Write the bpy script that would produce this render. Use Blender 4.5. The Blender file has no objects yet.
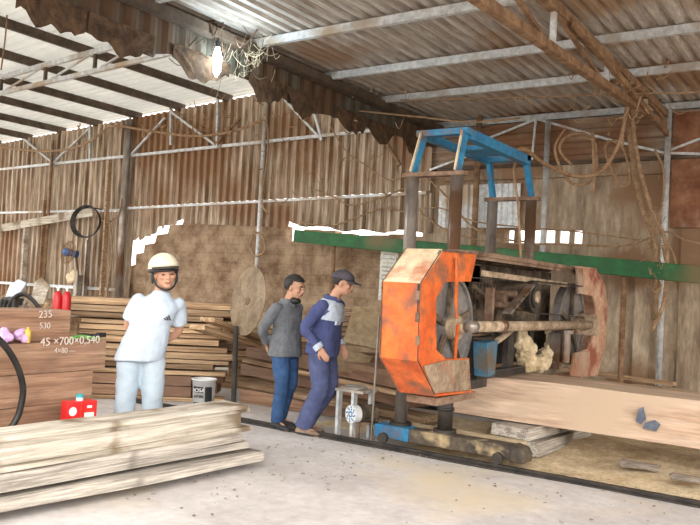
import bpy, bmesh, math, random
from mathutils import Vector, Matrix, noise
R_ = math.radians
random.seed(7)
sc = bpy.context.scene
COL = sc.collection

# ------------------------------------------------------------------ camera, light, exposure
F = 780.0; YAW = R_(34); PITCH = math.atan(25.5 / F); ROLL = R_(3.0); CP = Vector((0, 0, 1.5))
f0 = Vector((-math.sin(YAW), math.cos(YAW), 0)); r0 = Vector((math.cos(YAW), math.sin(YAW), 0)); u0 = Vector((0, 0, 1))
FW = f0 * math.cos(PITCH) + u0 * math.sin(PITCH); uu = u0 * math.cos(PITCH) - f0 * math.sin(PITCH)
RT = r0 * math.cos(ROLL) + uu * math.sin(ROLL); UP = uu * math.cos(ROLL) - r0 * math.sin(ROLL)
cam = bpy.data.objects.new('camera', bpy.data.cameras.new('camera')); COL.objects.link(cam)
cam.data.sensor_width = 36; cam.data.lens = 36 * F / 700; cam.data.clip_end = 300
cam.matrix_world = Matrix.Translation(CP) @ Matrix((RT, UP, -FW)).transposed().to_4x4()
sc.camera = cam

w = bpy.data.worlds.new('sky'); sc.world = w; w.use_nodes = True
bg = w.node_tree.nodes['Background']; bg.inputs[0].default_value = (1.0, 0.975, 0.94, 1); bg.inputs[1].default_value = 1.9
sun = bpy.data.objects.new('sun', bpy.data.lights.new('sun', 'SUN')); COL.objects.link(sun)
sun.data.energy = 1.5; sun.data.angle = R_(50); sun.data.color = (1.0, 0.96, 0.9)
sd = (FW * 1.0 + RT * -0.15 + Vector((0, 0, -0.62))).normalized()
sun.rotation_euler = sd.to_track_quat('-Z', 'Y').to_euler()
sc.view_settings.view_transform = 'Standard'; sc.view_settings.look = 'None'
sc.view_settings.gamma = 1; sc.view_settings.use_curve_mapping = False
sc.view_settings.exposure = 0.76

def at(px, py, z=None, Y=None, X=None, d=None):
    r = FW * F + RT * (px - 350) - UP * (py - 262.5)
    if z is not None: t = (z - CP.z) / r.z
    elif Y is not None: t = Y / r.y
    elif X is not None: t = X / r.x
    else: t = d / F
    return CP + r * t

# ------------------------------------------------------------------ materials
def mat(name, c1, c2=None, rough=0.7, metal=0.0, scale=4.0, stretch=(1, 1, 1), bump=0.15, c3=None, s3=1.2, t3=0.55, vary=0.0, detail=6, coord='Object', emit=None, trans=None, grain=(4.5, .32)):
    m = bpy.data.materials.new(name); m.use_nodes = True
    nt = m.node_tree; N = nt.nodes; L = nt.links; b = N['Principled BSDF']
    b.inputs['Roughness'].default_value = rough; b.inputs['Metallic'].default_value = metal
    c1 = (*c1, 1); c2 = (*c2, 1) if c2 else c1
    tc = N.new('ShaderNodeTexCoord'); mp = N.new('ShaderNodeMapping'); mp.inputs['Scale'].default_value = stretch
    oi = N.new('ShaderNodeObjectInfo'); add = N.new('ShaderNodeVectorMath'); add.operation = 'ADD'
    L.new(tc.outputs[coord], mp.inputs['Vector']); L.new(mp.outputs[0], add.inputs[0])
    if vary:
        ml = N.new('ShaderNodeMath'); ml.operation = 'MULTIPLY'; ml.inputs[1].default_value = 37.0
        L.new(oi.outputs['Random'], ml.inputs[0]); L.new(ml.outputs[0], add.inputs[1])
    n = N.new('ShaderNodeTexNoise'); n.inputs['Scale'].default_value = scale; n.inputs['Detail'].default_value = detail
    n.inputs['Roughness'].default_value = 0.62
    L.new(add.outputs[0], n.inputs['Vector'])
    r = N.new('ShaderNodeValToRGB'); r.color_ramp.elements[0].position = 0.37; r.color_ramp.elements[1].position = 0.63
    r.color_ramp.elements[0].color = c1; r.color_ramp.elements[1].color = c2
    L.new(n.outputs['Fac'], r.inputs[0]); out = r.outputs[0]
    if grain:
        gn = N.new('ShaderNodeTexNoise'); gn.inputs['Scale'].default_value = scale * grain[0]; gn.inputs['Detail'].default_value = 8; gn.inputs['Roughness'].default_value = .7
        L.new(add.outputs[0], gn.inputs['Vector'])
        gr = N.new('ShaderNodeMapRange'); gr.inputs['From Min'].default_value = .33; gr.inputs['From Max'].default_value = .67
        gr.inputs['To Min'].default_value = 1 - grain[1]; gr.inputs['To Max'].default_value = 1 + grain[1] * .7
        L.new(gn.outputs['Fac'], gr.inputs['Value']); gm = N.new('ShaderNodeVectorMath'); gm.operation = 'SCALE'
        L.new(out, gm.inputs[0]); L.new(gr.outputs[0], gm.inputs['Scale']); out = gm.outputs[0]
    if c3:
        n2 = N.new('ShaderNodeTexNoise'); n2.inputs['Scale'].default_value = s3; n2.inputs['Detail'].default_value = 5
        L.new(tc.outputs[coord], n2.inputs['Vector'])
        r2 = N.new('ShaderNodeValToRGB'); r2.color_ramp.elements[0].position = t3 - 0.06; r2.color_ramp.elements[1].position = t3 + 0.06
        L.new(n2.outputs['Fac'], r2.inputs[0])
        mx = N.new('ShaderNodeMixRGB'); L.new(r2.outputs[0], mx.inputs[0]); L.new(out, mx.inputs[1]); mx.inputs[2].default_value = (*c3, 1)
        out = mx.outputs[0]
    if vary:
        hs = N.new('ShaderNodeHueSaturation'); mr = N.new('ShaderNodeMapRange')
        mr.inputs['To Min'].default_value = 1 - vary; mr.inputs['To Max'].default_value = 1 + vary
        L.new(oi.outputs['Random'], mr.inputs['Value']); L.new(mr.outputs[0], hs.inputs['Value']); L.new(out, hs.inputs['Color'])
        out = hs.outputs[0]
    L.new(out, b.inputs['Base Color'])
    if bump:
        bp = N.new('ShaderNodeBump'); bp.inputs['Strength'].default_value = bump; bp.inputs['Distance'].default_value = 0.02
        L.new(n.outputs['Fac'], bp.inputs['Height']); L.new(bp.outputs[0], b.inputs['Normal'])
    if emit:
        b.inputs['Emission Color'].default_value = (*emit[0], 1); b.inputs['Emission Strength'].default_value = emit[1]
    if trans:
        tr = N.new('ShaderNodeBsdfTranslucent'); tr.inputs[0].default_value = (*trans[0], 1)
        ms = N.new('ShaderNodeMixShader'); ms.inputs[0].default_value = trans[1]
        L.new(b.outputs[0], ms.inputs[1]); L.new(tr.outputs[0], ms.inputs[2]); L.new(ms.outputs[0], N['Material Output'].inputs[0])
    return m

M = {}
M['floor'] = mat('concrete_dust', (.52, .48, .46), (.68, .64, .62), .95, scale=1.1, c3=(.68, .58, .42), s3=.45, t3=.60, bump=.5, grain=(9, .16))
M['earth'] = mat('outside_earth', (.30, .27, .23), (.45, .40, .34), .95)
M['sawdust'] = mat('sawdust', (.50, .38, .22), (.72, .59, .40), 1, scale=5, bump=.8, grain=(5, .3))
M['roof'] = mat('roof_sheet', (.33, .285, .24), (.58, .53, .48), .5, scale=2.0, stretch=(6, .5, 1), c3=(.33, .22, .14), s3=.7, t3=.56, bump=.1)
M['roof_white'] = mat('white_roof_sheet', (.62, .62, .60), (.74, .73, .71), .5, scale=2, bump=.05, trans=((.85, .85, .82), .42), grain=None)
M['wall_sheet'] = mat('wall_sheet', (.19, .115, .06), (.66, .53, .40), .6, scale=3.0, stretch=(5, 1, .22), c3=(.27, .145, .07), s3=.45, t3=.54, bump=.15, grain=(3.5, .5))
M['fascia'] = mat('green_grey_sheet', (.07, .06, .04), (.115, .105, .08), .8, scale=3, stretch=(1, 4, .4), c3=(.10, .055, .028), s3=1.0, t3=.5)
M['tarp'] = mat('dusty_tarp', (.06, .033, .017), (.13, .075, .04), .95, scale=6, grain=(3, .5))
M['purlin_pale'] = mat('galvanised_steel', (.58, .60, .61), (.70, .72, .72), .5, metal=.3, scale=3, c3=(.42, .32, .22), s3=1.3, t3=.6)  # light-coloured metal, pale in its own colour
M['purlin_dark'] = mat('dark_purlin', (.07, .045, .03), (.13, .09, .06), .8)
M['rust_steel'] = mat('dusty_rusty_steel', (.17, .09, .045), (.34, .205, .11), .85, scale=6, bump=.5)
M['plaster'] = mat('stained_plaster', (.25, .18, .12), (.54, .43, .31), .9, scale=1.5, stretch=(2.2, 1, .5), c3=(.27, .16, .09), s3=1.1, t3=.53, bump=.4, grain=(7, .32))
M['rust_sheet'] = mat('rusty_sheet', (.20, .07, .03), (.36, .18, .10), .8, scale=2, c3=(.45, .35, .27), s3=1.2, t3=.6)
M['hplank'] = mat('weathered_cladding', (.27, .19, .125), (.54, .44, .34), .8, scale=1.5, stretch=(.35, 1, 7), c3=(.24, .12, .06), s3=.6, t3=.57)
M['wood'] = mat('sawn_wood', (.26, .15, .075), (.56, .385, .23), .8, scale=2.0, stretch=(.35, 10, 14), vary=.34, bump=.3, grain=(4, .38))
M['wood_red'] = mat('reddish_timber', (.25, .13, .075), (.41, .25, .16), .8, scale=1.6, stretch=(.4, 6, 9), vary=.12, c3=(.20, .115, .075), s3=1.2, t3=.57, grain=(5, .38))
M['wood_grey'] = mat('grey_weathered_board', (.27, .235, .20), (.55, .50, .43), .9, scale=1.6, stretch=(.5, 8, 14), vary=.08, c3=(.16, .135, .11), s3=2.2, t3=.61, bump=.5, grain=(4, .38))
M['wood_pale'] = mat('weathered_pale_board', (.40, .345, .27), (.66, .60, .51), .85, scale=1.5, stretch=(.4, 6, 12), vary=.05, c3=(.20, .145, .09), s3=2.3, t3=.58, bump=.4, grain=(4, .32))
M['log'] = mat('sawn_slab', (.46, .30, .20), (.70, .53, .40), .8, scale=1.0, stretch=(.5, 5, 7), c3=(.56, .42, .30), s3=1.1, t3=.56, bump=.25, grain=(5, .32))
M['ply'] = mat('dusty_plywood', (.36, .25, .14), (.48, .36, .22), .85, scale=3)
M['orange'] = mat('worn_orange_paint', (.56, .085, .012), (.74, .17, .03), .42, scale=3, c3=(.24, .09, .045), s3=4.5, t3=.585, bump=.15, grain=(5, .3))
M['cream'] = mat('cream_dusty_paint', (.80, .66, .44), (.72, .55, .36), .7, scale=3, c3=(.55, .22, .12), s3=3.5, t3=.62)
M['faded'] = mat('faded_red_paint', (.46, .25, .155), (.58, .37, .25), .8, scale=4, c3=(.28, .085, .05), s3=3, t3=.60)
M['blue'] = mat('worn_blue_paint', (.015, .16, .34), (.04, .26, .46), .5, scale=4, c3=(.13, .11, .10), s3=3.4, t3=.60)
M['blue_base'] = mat('oily_blue_base', (.05, .30, .55), (.10, .36, .58), .6, scale=3, c3=(.055, .042, .034), s3=1.5, t3=.42)
M['steel'] = mat('worn_bright_steel', (.22, .18, .15), (.46, .41, .36), .32, metal=.45, scale=3, stretch=(1, 1, .3), c3=(.17, .095, .055), s3=2, t3=.56)
M['dark_steel'] = mat('oily_dark_steel', (.015, .013, .012), (.055, .045, .036), .55, metal=.1, scale=5)
M['grime'] = mat('sawdust_caked_metal', (.035, .026, .018), (.21, .15, .10), .9, scale=6, bump=.8, grain=(3,.4))
M['wheel'] = mat('band_wheel_metal', (.22, .20, .19), (.34, .32, .31), .4, metal=.6, scale=3)
M['bar_dust'] = mat('dusty_bar', (.24, .165, .10), (.50, .38, .26), .8, scale=8, grain=(3,.4))
M['rust_mill'] = mat('rusty_mill_plate', (.16, .09, .055), (.32, .21, .14), .8, scale=5, stretch=(1, .6, 1), c3=(.08, .045, .03), s3=3, t3=.56)
M['green'] = mat('green_beam_paint', (.01, .085, .02), (.015, .14, .035), .6, scale=3, c3=(.15, .12, .05), s3=.8, t3=.58)
M['rope'] = mat('dusty_cable', (.25, .15, .08), (.42, .28, .16), .9, scale=10)
M['hose'] = mat('brown_hose', (.30, .17, .085), (.46, .29, .16), .7, scale=8)
M['black'] = mat('black_rubber', (.012, .011, .011), (.03, .028, .026), .5, scale=6)
M['cobweb'] = mat('dusty_cobweb', (.36, .27, .17), (.50, .42, .30), 1, scale=6)
M['blade'] = mat('old_saw_blade', (.19, .135, .08), (.32, .24, .155), .7, metal=.2, scale=4)
M['white_plastic'] = mat('white_plastic', (.72, .74, .74), (.80, .82, .82), .4, grain=None)
M['red_can'] = mat('red_tin', (.70, .015, .02), (.76, .03, .03), .35, grain=None)
M['red_ext'] = mat('red_cylinder', (.45, .01, .015), (.55, .02, .02), .35, grain=None)
M['teal'] = mat('teal_cap', (.05, .40, .45), rough=.4, grain=None)
M['yellow'] = mat('yellow_tape', (.65, .45, .08), rough=.5)
M['white'] = mat('white_mark', (.85, .85, .85), rough=.8, bump=0, grain=None)
M['chalk'] = mat('chalk_white', (.62, .52, .46), rough=1, bump=0, grain=None)
M['print'] = mat('black_print', (.015, .015, .02), rough=.6, bump=0, grain=None)
M['purple'] = mat('purple_plastic_bag', (.62, .36, .66), (.80, .55, .82), .35, scale=12, bump=.6)
M['paper'] = mat('notice_paper', (.66, .66, .58), (.72, .72, .64), .8)
M['lamp'] = mat('lit_lamp', (.8, .9, 1), rough=.5, emit=((.75, .92, 1.0), 22), grain=None)
M['skin'] = mat('skin', (.50, .26, .165), (.58, .32, .21), .55, scale=10, bump=.05, grain=None)
M['hair'] = mat('black_hair', (.012, .010, .010), (.03, .025, .022), .6, scale=40, stretch=(1, 1, .3), bump=.5)
M['eye'] = mat('eye_dark', (.02, .012, .01), rough=.3, bump=0, grain=None)
M['lip'] = mat('lips', (.38, .13, .10), rough=.5, bump=0, grain=None)
M['tee'] = mat('pale_tee', (.46, .54, .64), (.53, .60, .70), .85, scale=3, bump=.5, grain=(3, .08))
M['pants_pale'] = mat('pale_trousers', (.41, .50, .58), (.48, .56, .64), .85, scale=3, bump=.5, grain=(3, .08))
M['grey_knit'] = mat('grey_pullover', (.13, .14, .155), (.19, .20, .215), .95, scale=4, bump=.5, grain=(8, .15))
M['jeans'] = mat('blue_jeans', (.02, .06, .155), (.045, .11, .25), .9, scale=4, bump=.5, grain=(3, .3))
M['work_blue'] = mat('work_jacket_blue', (.055, .07, .19), (.085, .105, .25), .9, scale=4, bump=.5, grain=(3, .2))
M['work_trousers'] = mat('work_trousers_blue', (.06, .075, .17), (.095, .115, .235), .9, scale=4, bump=.5, grain=(3, .25))
M['work_pale'] = mat('pale_yoke', (.55, .64, .76), (.62, .70, .82), .9, scale=4, bump=.3)
M['cap'] = mat('dark_cap', (.06, .055, .07), (.10, .09, .11), .9, scale=8)
M['helmet'] = mat('cream_helmet', (.82, .74, .55), (.86, .79, .62), .35, scale=3, bump=0, grain=None)
M['shoe_dark'] = mat('dark_shoe', (.02, .02, .025), (.04, .04, .045), .6)
M['shoe_tan'] = mat('tan_shoe', (.22, .145, .10), (.34, .235, .17), .8)

M['bark'] = mat('bark', (.18, .15, .12), (.38, .32, .26), .95, scale=7, stretch=(1, 4, 1), bump=.6)
M['blue_dirty'] = mat('dirty_blue_paint', (.02, .10, .17), (.05, .17, .27), .6, scale=5, c3=(.10, .08, .06), s3=5, t3=.54)
M['plate'] = mat('dusty_dull_plate', (.20, .135, .085), (.40, .29, .19), .8, scale=5, c3=(.42, .13, .06), s3=3, t3=.62)
M['oily'] = mat('oily_carriage', (.03, .025, .022), (.12, .09, .06), .7, scale=5, c3=(.48, .36, .2), s3=4, t3=.60)

# brick wall covered in mud mortar
bm_ = bpy.data.materials.new('mud_brick_wall'); bm_.use_nodes = True
nt = bm_.node_tree; N = nt.nodes; L = nt.links; b = N['Principled BSDF']; b.inputs['Roughness'].default_value = .95
tc = N.new('ShaderNodeTexCoord'); mp = N.new('ShaderNodeMapping'); mp.inputs['Rotation'].default_value = (R_(90), 0, 0)
br = N.new('ShaderNodeTexBrick'); br.inputs['Scale'].default_value = 1.0; br.inputs['Brick Width'].default_value = .42; br.inputs['Row Height'].default_value = .19
br.inputs['Mortar Size'].default_value = .018; br.inputs['Color1'].default_value = (.22, .13, .075, 1); br.inputs['Color2'].default_value = (.33, .22, .135, 1); br.inputs['Mortar'].default_value = (.14, .08, .045, 1)
br.inputs['Mortar Smooth'].default_value = .6
n = N.new('ShaderNodeTexNoise'); n.inputs['Scale'].default_value = 2.0; n.inputs['Detail'].default_value = 12; n.inputs['Roughness'].default_value = .72
rr = N.new('ShaderNodeValToRGB'); rr.color_ramp.elements[0].position = .40; rr.color_ramp.elements[1].position = .62
rr.color_ramp.elements[0].color = (.15, .087, .047, 1); rr.color_ramp.elements[1].color = (.50, .37, .245, 1)
mx = N.new('ShaderNodeMixRGB'); mx.inputs[0].default_value = .72
bp = N.new('ShaderNodeBump'); bp.inputs['Strength'].default_value = .6; bp.inputs['Distance'].default_value = .03
L.new(tc.outputs['Object'], mp.inputs[0]); L.new(mp.outputs[0], br.inputs['Vector']); L.new(tc.outputs['Object'], n.inputs['Vector'])
L.new(n.outputs['Fac'], rr.inputs[0]); L.new(br.outputs['Color'], mx.inputs[1]); L.new(rr.outputs[0], mx.inputs[2])
L.new(mx.outputs[0], b.inputs['Base Color']); L.new(n.outputs['Fac'], bp.inputs['Height']); L.new(bp.outputs[0], b.inputs['Normal'])
M['brick'] = bm_

# ------------------------------------------------------------------ mesh helpers
def obj(name, bm, m, parent=None, smooth=False, loc=None):
    me = bpy.data.meshes.new(name)
    bmesh.ops.recalc_face_normals(bm, faces=bm.faces)
    bm.to_mesh(me); bm.free()
    if smooth:
        for p in me.polygons: p.use_smooth = True
    if m: me.materials.append(M[m] if isinstance(m, str) else m)
    o = bpy.data.objects.new(name, me); COL.objects.link(o)
    if parent: o.parent = parent
    if loc is not None: o.location = loc
    return o
def tag(o, label=None, cat=None, group=None, kind=None):
    if label: o['label'] = label
    if cat: o['category'] = cat
    if group: o['group'] = group
    if kind: o['kind'] = kind
    return o
def thing(name, label, cat, loc=(0, 0, 0), rz=0, group=None, kind=None):
    o = bpy.data.objects.new(name, None); COL.objects.link(o); o.location = loc; o.rotation_euler = (0, 0, rz); o.empty_display_size = .1
    return tag(o, label, cat, group, kind)
def BM(): return bmesh.new()
def box(bm, c, s, rot=None):
    """c centre, s full size"""
    m = Matrix.Translation(Vector(c)) @ (rot.to_4x4() if rot else Matrix()) @ Matrix.Diagonal((s[0], s[1], s[2], 1))
    bmesh.ops.create_cube(bm, size=1, matrix=m); return bm
def boxr(bm, lo, hi):
    lo = Vector(lo); hi = Vector(hi); return box(bm, (lo + hi) / 2, hi - lo)
def basis(d, ref=Vector((0, 0, 1))):
    d = d.normalized()
    if abs(d.dot(ref)) > .97: ref = Vector((1, 0, 0))
    a = d.cross(ref).normalized(); return a, a.cross(d).normalized()
def tube(bm, pts, r, n=8, cap=True, flat=1.0, ref=Vector((0, 0, 1))):
    pts = [Vector(p) for p in pts]; rs = r if isinstance(r, (list, tuple)) else [r] * len(pts)
    rings = []; prev = None
    for i, p in enumerate(pts):
        d = (pts[min(i + 1, len(pts) - 1)] - pts[max(i - 1, 0)])
        if prev is None: a, b2 = basis(d, ref)
        else:
            dn = d.normalized(); a = (prev - dn * prev.dot(dn)).normalized(); b2 = a.cross(dn).normalized()
        prev = a
        rings.append([bm.verts.new(p + a * math.cos(t) * rs[i] + b2 * math.sin(t) * rs[i] * flat) for t in [2 * math.pi * k / n for k in range(n)]])
    for A, B in zip(rings, rings[1:]):
        for k in range(n): bm.faces.new((A[k], A[(k + 1) % n], B[(k + 1) % n], B[k]))
    if cap: bm.faces.new(rings[0]); bm.faces.new(rings[-1])
    return bm
def beam(bm, a, b, wd, h, up=Vector((0, 0, 1))):
    a = Vector(a); b = Vector(b); d = b - a; s, t = basis(d, up)
    vs = [[bm.verts.new(p + s * x * wd / 2 + t * y * h / 2) for x, y in ((-1, -1), (1, -1), (1, 1), (-1, 1))] for p in (a, b)]
    for k in range(4): bm.faces.new((vs[0][k], vs[0][(k + 1) % 4], vs[1][(k + 1) % 4], vs[1][k]))
    bm.faces.new(vs[0]); bm.faces.new(vs[1]); return bm
def smooth_pts(pts, sub=6):
    pts = [Vector(p) for p in pts]; out = []
    for i in range(len(pts) - 1):
        p0, p1, p2, p3 = pts[max(i - 1, 0)], pts[i], pts[i + 1], pts[min(i + 2, len(pts) - 1)]
        for k in range(sub):
            t = k / sub
            out.append(.5 * ((2 * p1) + (p2 - p0) * t + (2 * p0 - 5 * p1 + 4 * p2 - p3) * t * t + (3 * p1 - p0 - 3 * p2 + p3) * t ** 3))
    out.append(pts[-1]); return out
def cyl(bm, a, b, r, n=20, r2=None): return tube(bm, [a, b], [r, r2 if r2 is not None else r], n)
def ell(bm, c, r, rot=None, u=16, v=10):
    m = Matrix.Translation(Vector(c)) @ (rot.to_4x4() if rot else Matrix()) @ Matrix.Diagonal((*r, 1))
    bmesh.ops.create_uvsphere(bm, u_segments=u, v_segments=v, radius=1, matrix=m); return bm
def prism(bm, pts, off):
    """closed outline pts (3D, planar) extruded by off"""
    off = Vector(off); A = [bm.verts.new(Vector(p)) for p in pts]; B = [bm.verts.new(Vector(p) + off) for p in pts]
    bm.faces.new(A); bm.faces.new(list(reversed(B)))
    for i in range(len(A)):
        j = (i + 1) % len(A); bm.faces.new((A[i], B[i], B[j], A[j]))
    return bm
def bevel(bm, w_=.005, seg=2):
    bmesh.ops.bevel(bm, geom=list(bm.edges), offset=w_, segments=seg, affect='EDGES', profile=.5); return bm
def remesh(o, vox, smooth=3):
    m = o.modifiers.new('r', 'REMESH'); m.mode = 'VOXEL'; m.voxel_size = vox; m.use_smooth_shade = True
    if smooth:
        s = o.modifiers.new('s', 'SMOOTH'); s.factor = .5; s.iterations = smooth
def text(s, mname, size, origin, xdir, ydir, parent, name='lettering', ext=.002):
    cu = bpy.data.curves.new(name, 'FONT'); cu.body = s; cu.size = size; cu.extrude = ext
    o = bpy.data.objects.new(name, cu); COL.objects.link(o); cu.materials.append(M[mname])
    bpy.context.view_layer.update(); dg_ = bpy.context.evaluated_depsgraph_get(); me_ = bpy.data.meshes.new_from_object(o.evaluated_get(dg_)); bpy.data.objects.remove(o)
    o = bpy.data.objects.new(name, me_); COL.objects.link(o)
    x = Vector(xdir).normalized(); y = Vector(ydir); y = (y - x * y.dot(x)).normalized(); z = x.cross(y)
    mw = Matrix.Translation(Vector(origin)) @ Matrix((x, y, z)).transposed().to_4x4()
    if parent:
        o.parent = parent; bpy.context.view_layer.update(); o.matrix_parent_inverse = Matrix(); o.matrix_local = world_of(parent).inverted() @ mw
    else: o.matrix_world = mw
    return o
def world_of(o):
    m = Matrix.LocRotScale(o.location, o.rotation_euler, o.scale)
    return (world_of(o.parent) @ m) if o.parent else m
def struct(name, bm, m, smooth=False): return tag(obj(name, bm, m, None, smooth), kind='structure')

def corr(name, origin, uvec, vvec, nvec, ulen, vfun, pitch, depth, m, kind='structure', rnd=0):
    """ribbed sheet: ribs run along vvec; vfun(u) -> (v0, v1)"""
    bm = BM(); u = Vector(uvec); v = Vector(vvec); nn = Vector(nvec); o0 = Vector(origin)
    prof = [(0, 0), (.30, 0), (.45, 1), (.75, 1), (.9, 0)]
    rows = []
    k = 0
    while k * pitch < ulen:
        for a, h in prof:
            x = (k + a) * pitch
            if x > ulen: break
            v0, v1 = vfun(x)
            j = noise.noise(Vector((x * .7, 3, rnd))) * .02
            ns = 5
            rows.append([bm.verts.new(o0 + u * x + v * (v0 + (v1 - v0) * t / ns) + nn * (h * depth + j + noise.noise(Vector((x * .8, t * 1.7, rnd + 5))) * .012)) for t in range(ns + 1)])
        k += 1
    for A, B in zip(rows, rows[1:]):
        for t in range(len(A) - 1): bm.faces.new((A[t], B[t], B[t + 1], A[t + 1]))
    o = struct(name, bm, m)
    s = o.modifiers.new('thickness', 'SOLIDIFY'); s.thickness = .004
    return o

# ------------------------------------------------------------------ the setting
WY = 12.0
bm = BM()
bmesh.ops.create_grid(bm, x_segments=120, y_segments=80, size=1, matrix=Matrix.Translation((-9, 4, 0)) @ Matrix.Diagonal((15, 12, 1, 1)))
for v in bm.verts: v.co.z = noise.noise(v.co * .8) * .012 - .006
struct('floor', bm, 'floor', True)
bm = BM(); boxr(bm, (-70, -50, -.4), (60, 70, -.06)); struct('ground_outside', bm, 'earth')

# back wall: ribbed cladding in two tiers above the ruined brickwork
def brick_top(x):
    if x < -14.05: return 0.0
    pts = [(-14.05, 2.05), (-13.75, 2.25), (-13.3, 2.5), (-12.6, 2.82), (-12.0, 2.78), (-10, 2.72), (-9.3, 2.62), (-8, 2.5), (-6.4, 2.5)]
    for (a, za), (b2, zb) in zip(pts, pts[1:]):
        if x <= b2: return za + (zb - za) * (x - a) / (b2 - a)
    return 2.5
railz = lambda x: 3.0 if x < 7.6 else 3.05 + .0215 * (x - 7.6)
corr('wall_back', (-22, WY, 0), (1, 0, 0), (0, 0, 1), (0, -1, 0), 15.55,
     lambda x: (railz(x) + .040, 4.76 + .052 * x if x < 15.4 else 4.5), .20, .07, 'wall_sheet')
def low_bottom(x):
    X = x - 22
    if X < -14.35: return .85
    if X < -12.5: return brick_top(X) + (.30 if X < -13.9 else .10 if X < -13.2 else 0.0) + .05 * math.sin(X * 9)
    return brick_top(X) + (-.08 if X < -9.6 else .055 + .03 * math.sin(X * 7))
corr('wall_back_lower', (-22, WY + .03, 0), (1, 0, 0), (0, 0, 1), (0, -1, 0), 15.6,
     lambda x: (min(low_bottom(x), 2.95), railz(x)), .20, .07, 'wall_sheet', rnd=9)
# brick wall outline with a crumbling edge
bm = BM()
out = [(-14.35, 0)]
x = -14.35
zz = [1.0, 1.5, 1.55, 2.0, 2.02, 2.25]
out += [(-14.35, 1.45), (-14.2, 1.5), (-14.2, 1.75), (-14.05, 1.78), (-14.05, 2.02), (-13.8, 2.06), (-13.78, 2.24), (-13.45, 2.28), (-13.4, 2.46), (-13.05, 2.5), (-13.0, 2.68), (-12.6, 2.7), (-12.58, 2.82)]
x = -12.5
while x < -6.2:
    z = brick_top(x) + random.uniform(-.03, .02); out += [(x, z), (x + .38, z)]; x += .4
out += [(-6.2, 2.4), (-6.2, 0)]
hx0, hx1, hz0, hz1 = -9.72, -9.25, 2.36, 2.66
sel = [p for p in out if not (hx0 - .05 < p[0] < hx1 + .05)]
i = [k for k, p in enumerate(sel) if p[0] <= hx0 - .05 and p[1] > .5][-1]
sel[i + 1:i + 1] = [(hx0, 2.66), (hx0, hz0), (hx1, hz0), (hx1, 2.6)]
top = [(x, z) for x, z in sel if z > .01]
for (xa, za), (xb, zb) in zip(top, top[1:]):
    if xb - xa > .005:
        q = [(xa, 0), (xb, 0), (xb, zb), (xa, za)]; prism(bm, [(x, WY + .06, z) for x, z in q], (0, .24, 0))
bmesh.ops.remove_doubles(bm, verts=bm.verts, dist=.0005)
struct('wall_back_brick', bm, 'brick')
bm = BM(); boxr(bm, (-22, WY + .07, 0), (-14.35, WY + .3, 1.0)); struct('wall_back_plinth', bm, 'brick')
# plastered part with horizontal cladding above
bm = BM(); boxr(bm, (-6.62, WY + .05, 0), (-2.3, WY + .3, 2.36)); boxr(bm, (-6.62, WY + .05, 2.36), (-5.1, WY + .3, 3.65)); boxr(bm, (-5.1, WY + .05, 2.60), (-2.3, WY + .3, 3.65)); boxr(bm, (-3.8, WY + .05, 2.36), (-2.3, WY + .3, 2.60))
struct('wall_back_plaster', bm, 'plaster')
for k in range(5):
    bm = BM(); boxr(bm, (-4.95 + k * .23, WY + .12, 2.36), (-4.88 + k * .23, WY + .2, 2.60)); struct('window_bar', bm, 'plaster')
corr('wall_back_panel', (-6.3, WY + .0, 0), (1, 0, 0), (0, 0, 1), (0, -1, 0), 1.5, lambda x: (2.62, 3.35), .20, .03, 'purlin_pale', rnd=2)
bm = BM(); boxr(bm, (-6.62, WY + .05, 3.6), (-6.3, WY + .2, 4.5)); struct('wall_back_strip', bm, 'hplank')
bm = BM(); boxr(bm, (-6.2, WY - .03, 3.42), (4, WY + .04, 3.62)); struct('trim_1', bm, 'plaster')
bm = BM(); boxr(bm, (-2.95, WY - .06, 0), (-2.72, WY + .04, 2.0)); struct('trim_2', bm, 'plaster')
corr('wall_back_upper', (-6.35, WY + .02, 3.6), (0, 0, 1), (1, 0, 0), (0, -1, 0), .92, lambda u: (0, 10.4), .20, .03, 'hplank')
bm = BM(); boxr(bm, (-2.35, WY + .02, 0), (4, WY + .3, 3.6)); struct('wall_back_rusty', bm, 'plaster')
bm = BM(); boxr(bm, (-2.5, WY - .05, 2.62), (-1.0, WY, 4.3)); struct('wall_back_patch', bm, 'rust_sheet')

# roofs
corr('ceiling', (-6.4, 1.6, 4.45), (1, 0, 0), (0, 1, 0), (0, 0, 1), 11.0, lambda u: (0, 10.7), .165, .045, 'roof', rnd=3)
corr('ceiling_left_bay', (-22, 1.6, 4.90), (0, 1, 0), (1, 0, 0.052), (0, 0, 1), 10.7, lambda u: (0, 15.7), .21, .05, 'roof_white', rnd=4)
for k, Y in enumerate((2.2, 3.8, 5.4, 7.0, 8.55, 9.95, 11.9)):
    bm = BM(); boxr(bm, (-6.35, Y - .03, 4.33), (4.4, Y + .03, 4.425)); struct('roof_purlin', bm, 'purlin_pale')
zl = lambda X: 4.90 + .052 * (X + 22)
for X in (-7.2, -8.6, -10.0, -11.4, -12.8, -14.2, -15.6, -17.0, -18.4, -19.8):
    bm = BM(); box(bm, (X, 6.9, zl(X) - .09), (.07, 10.4, .15)); struct('roof_purlin', bm, 'purlin_dark')
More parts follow.
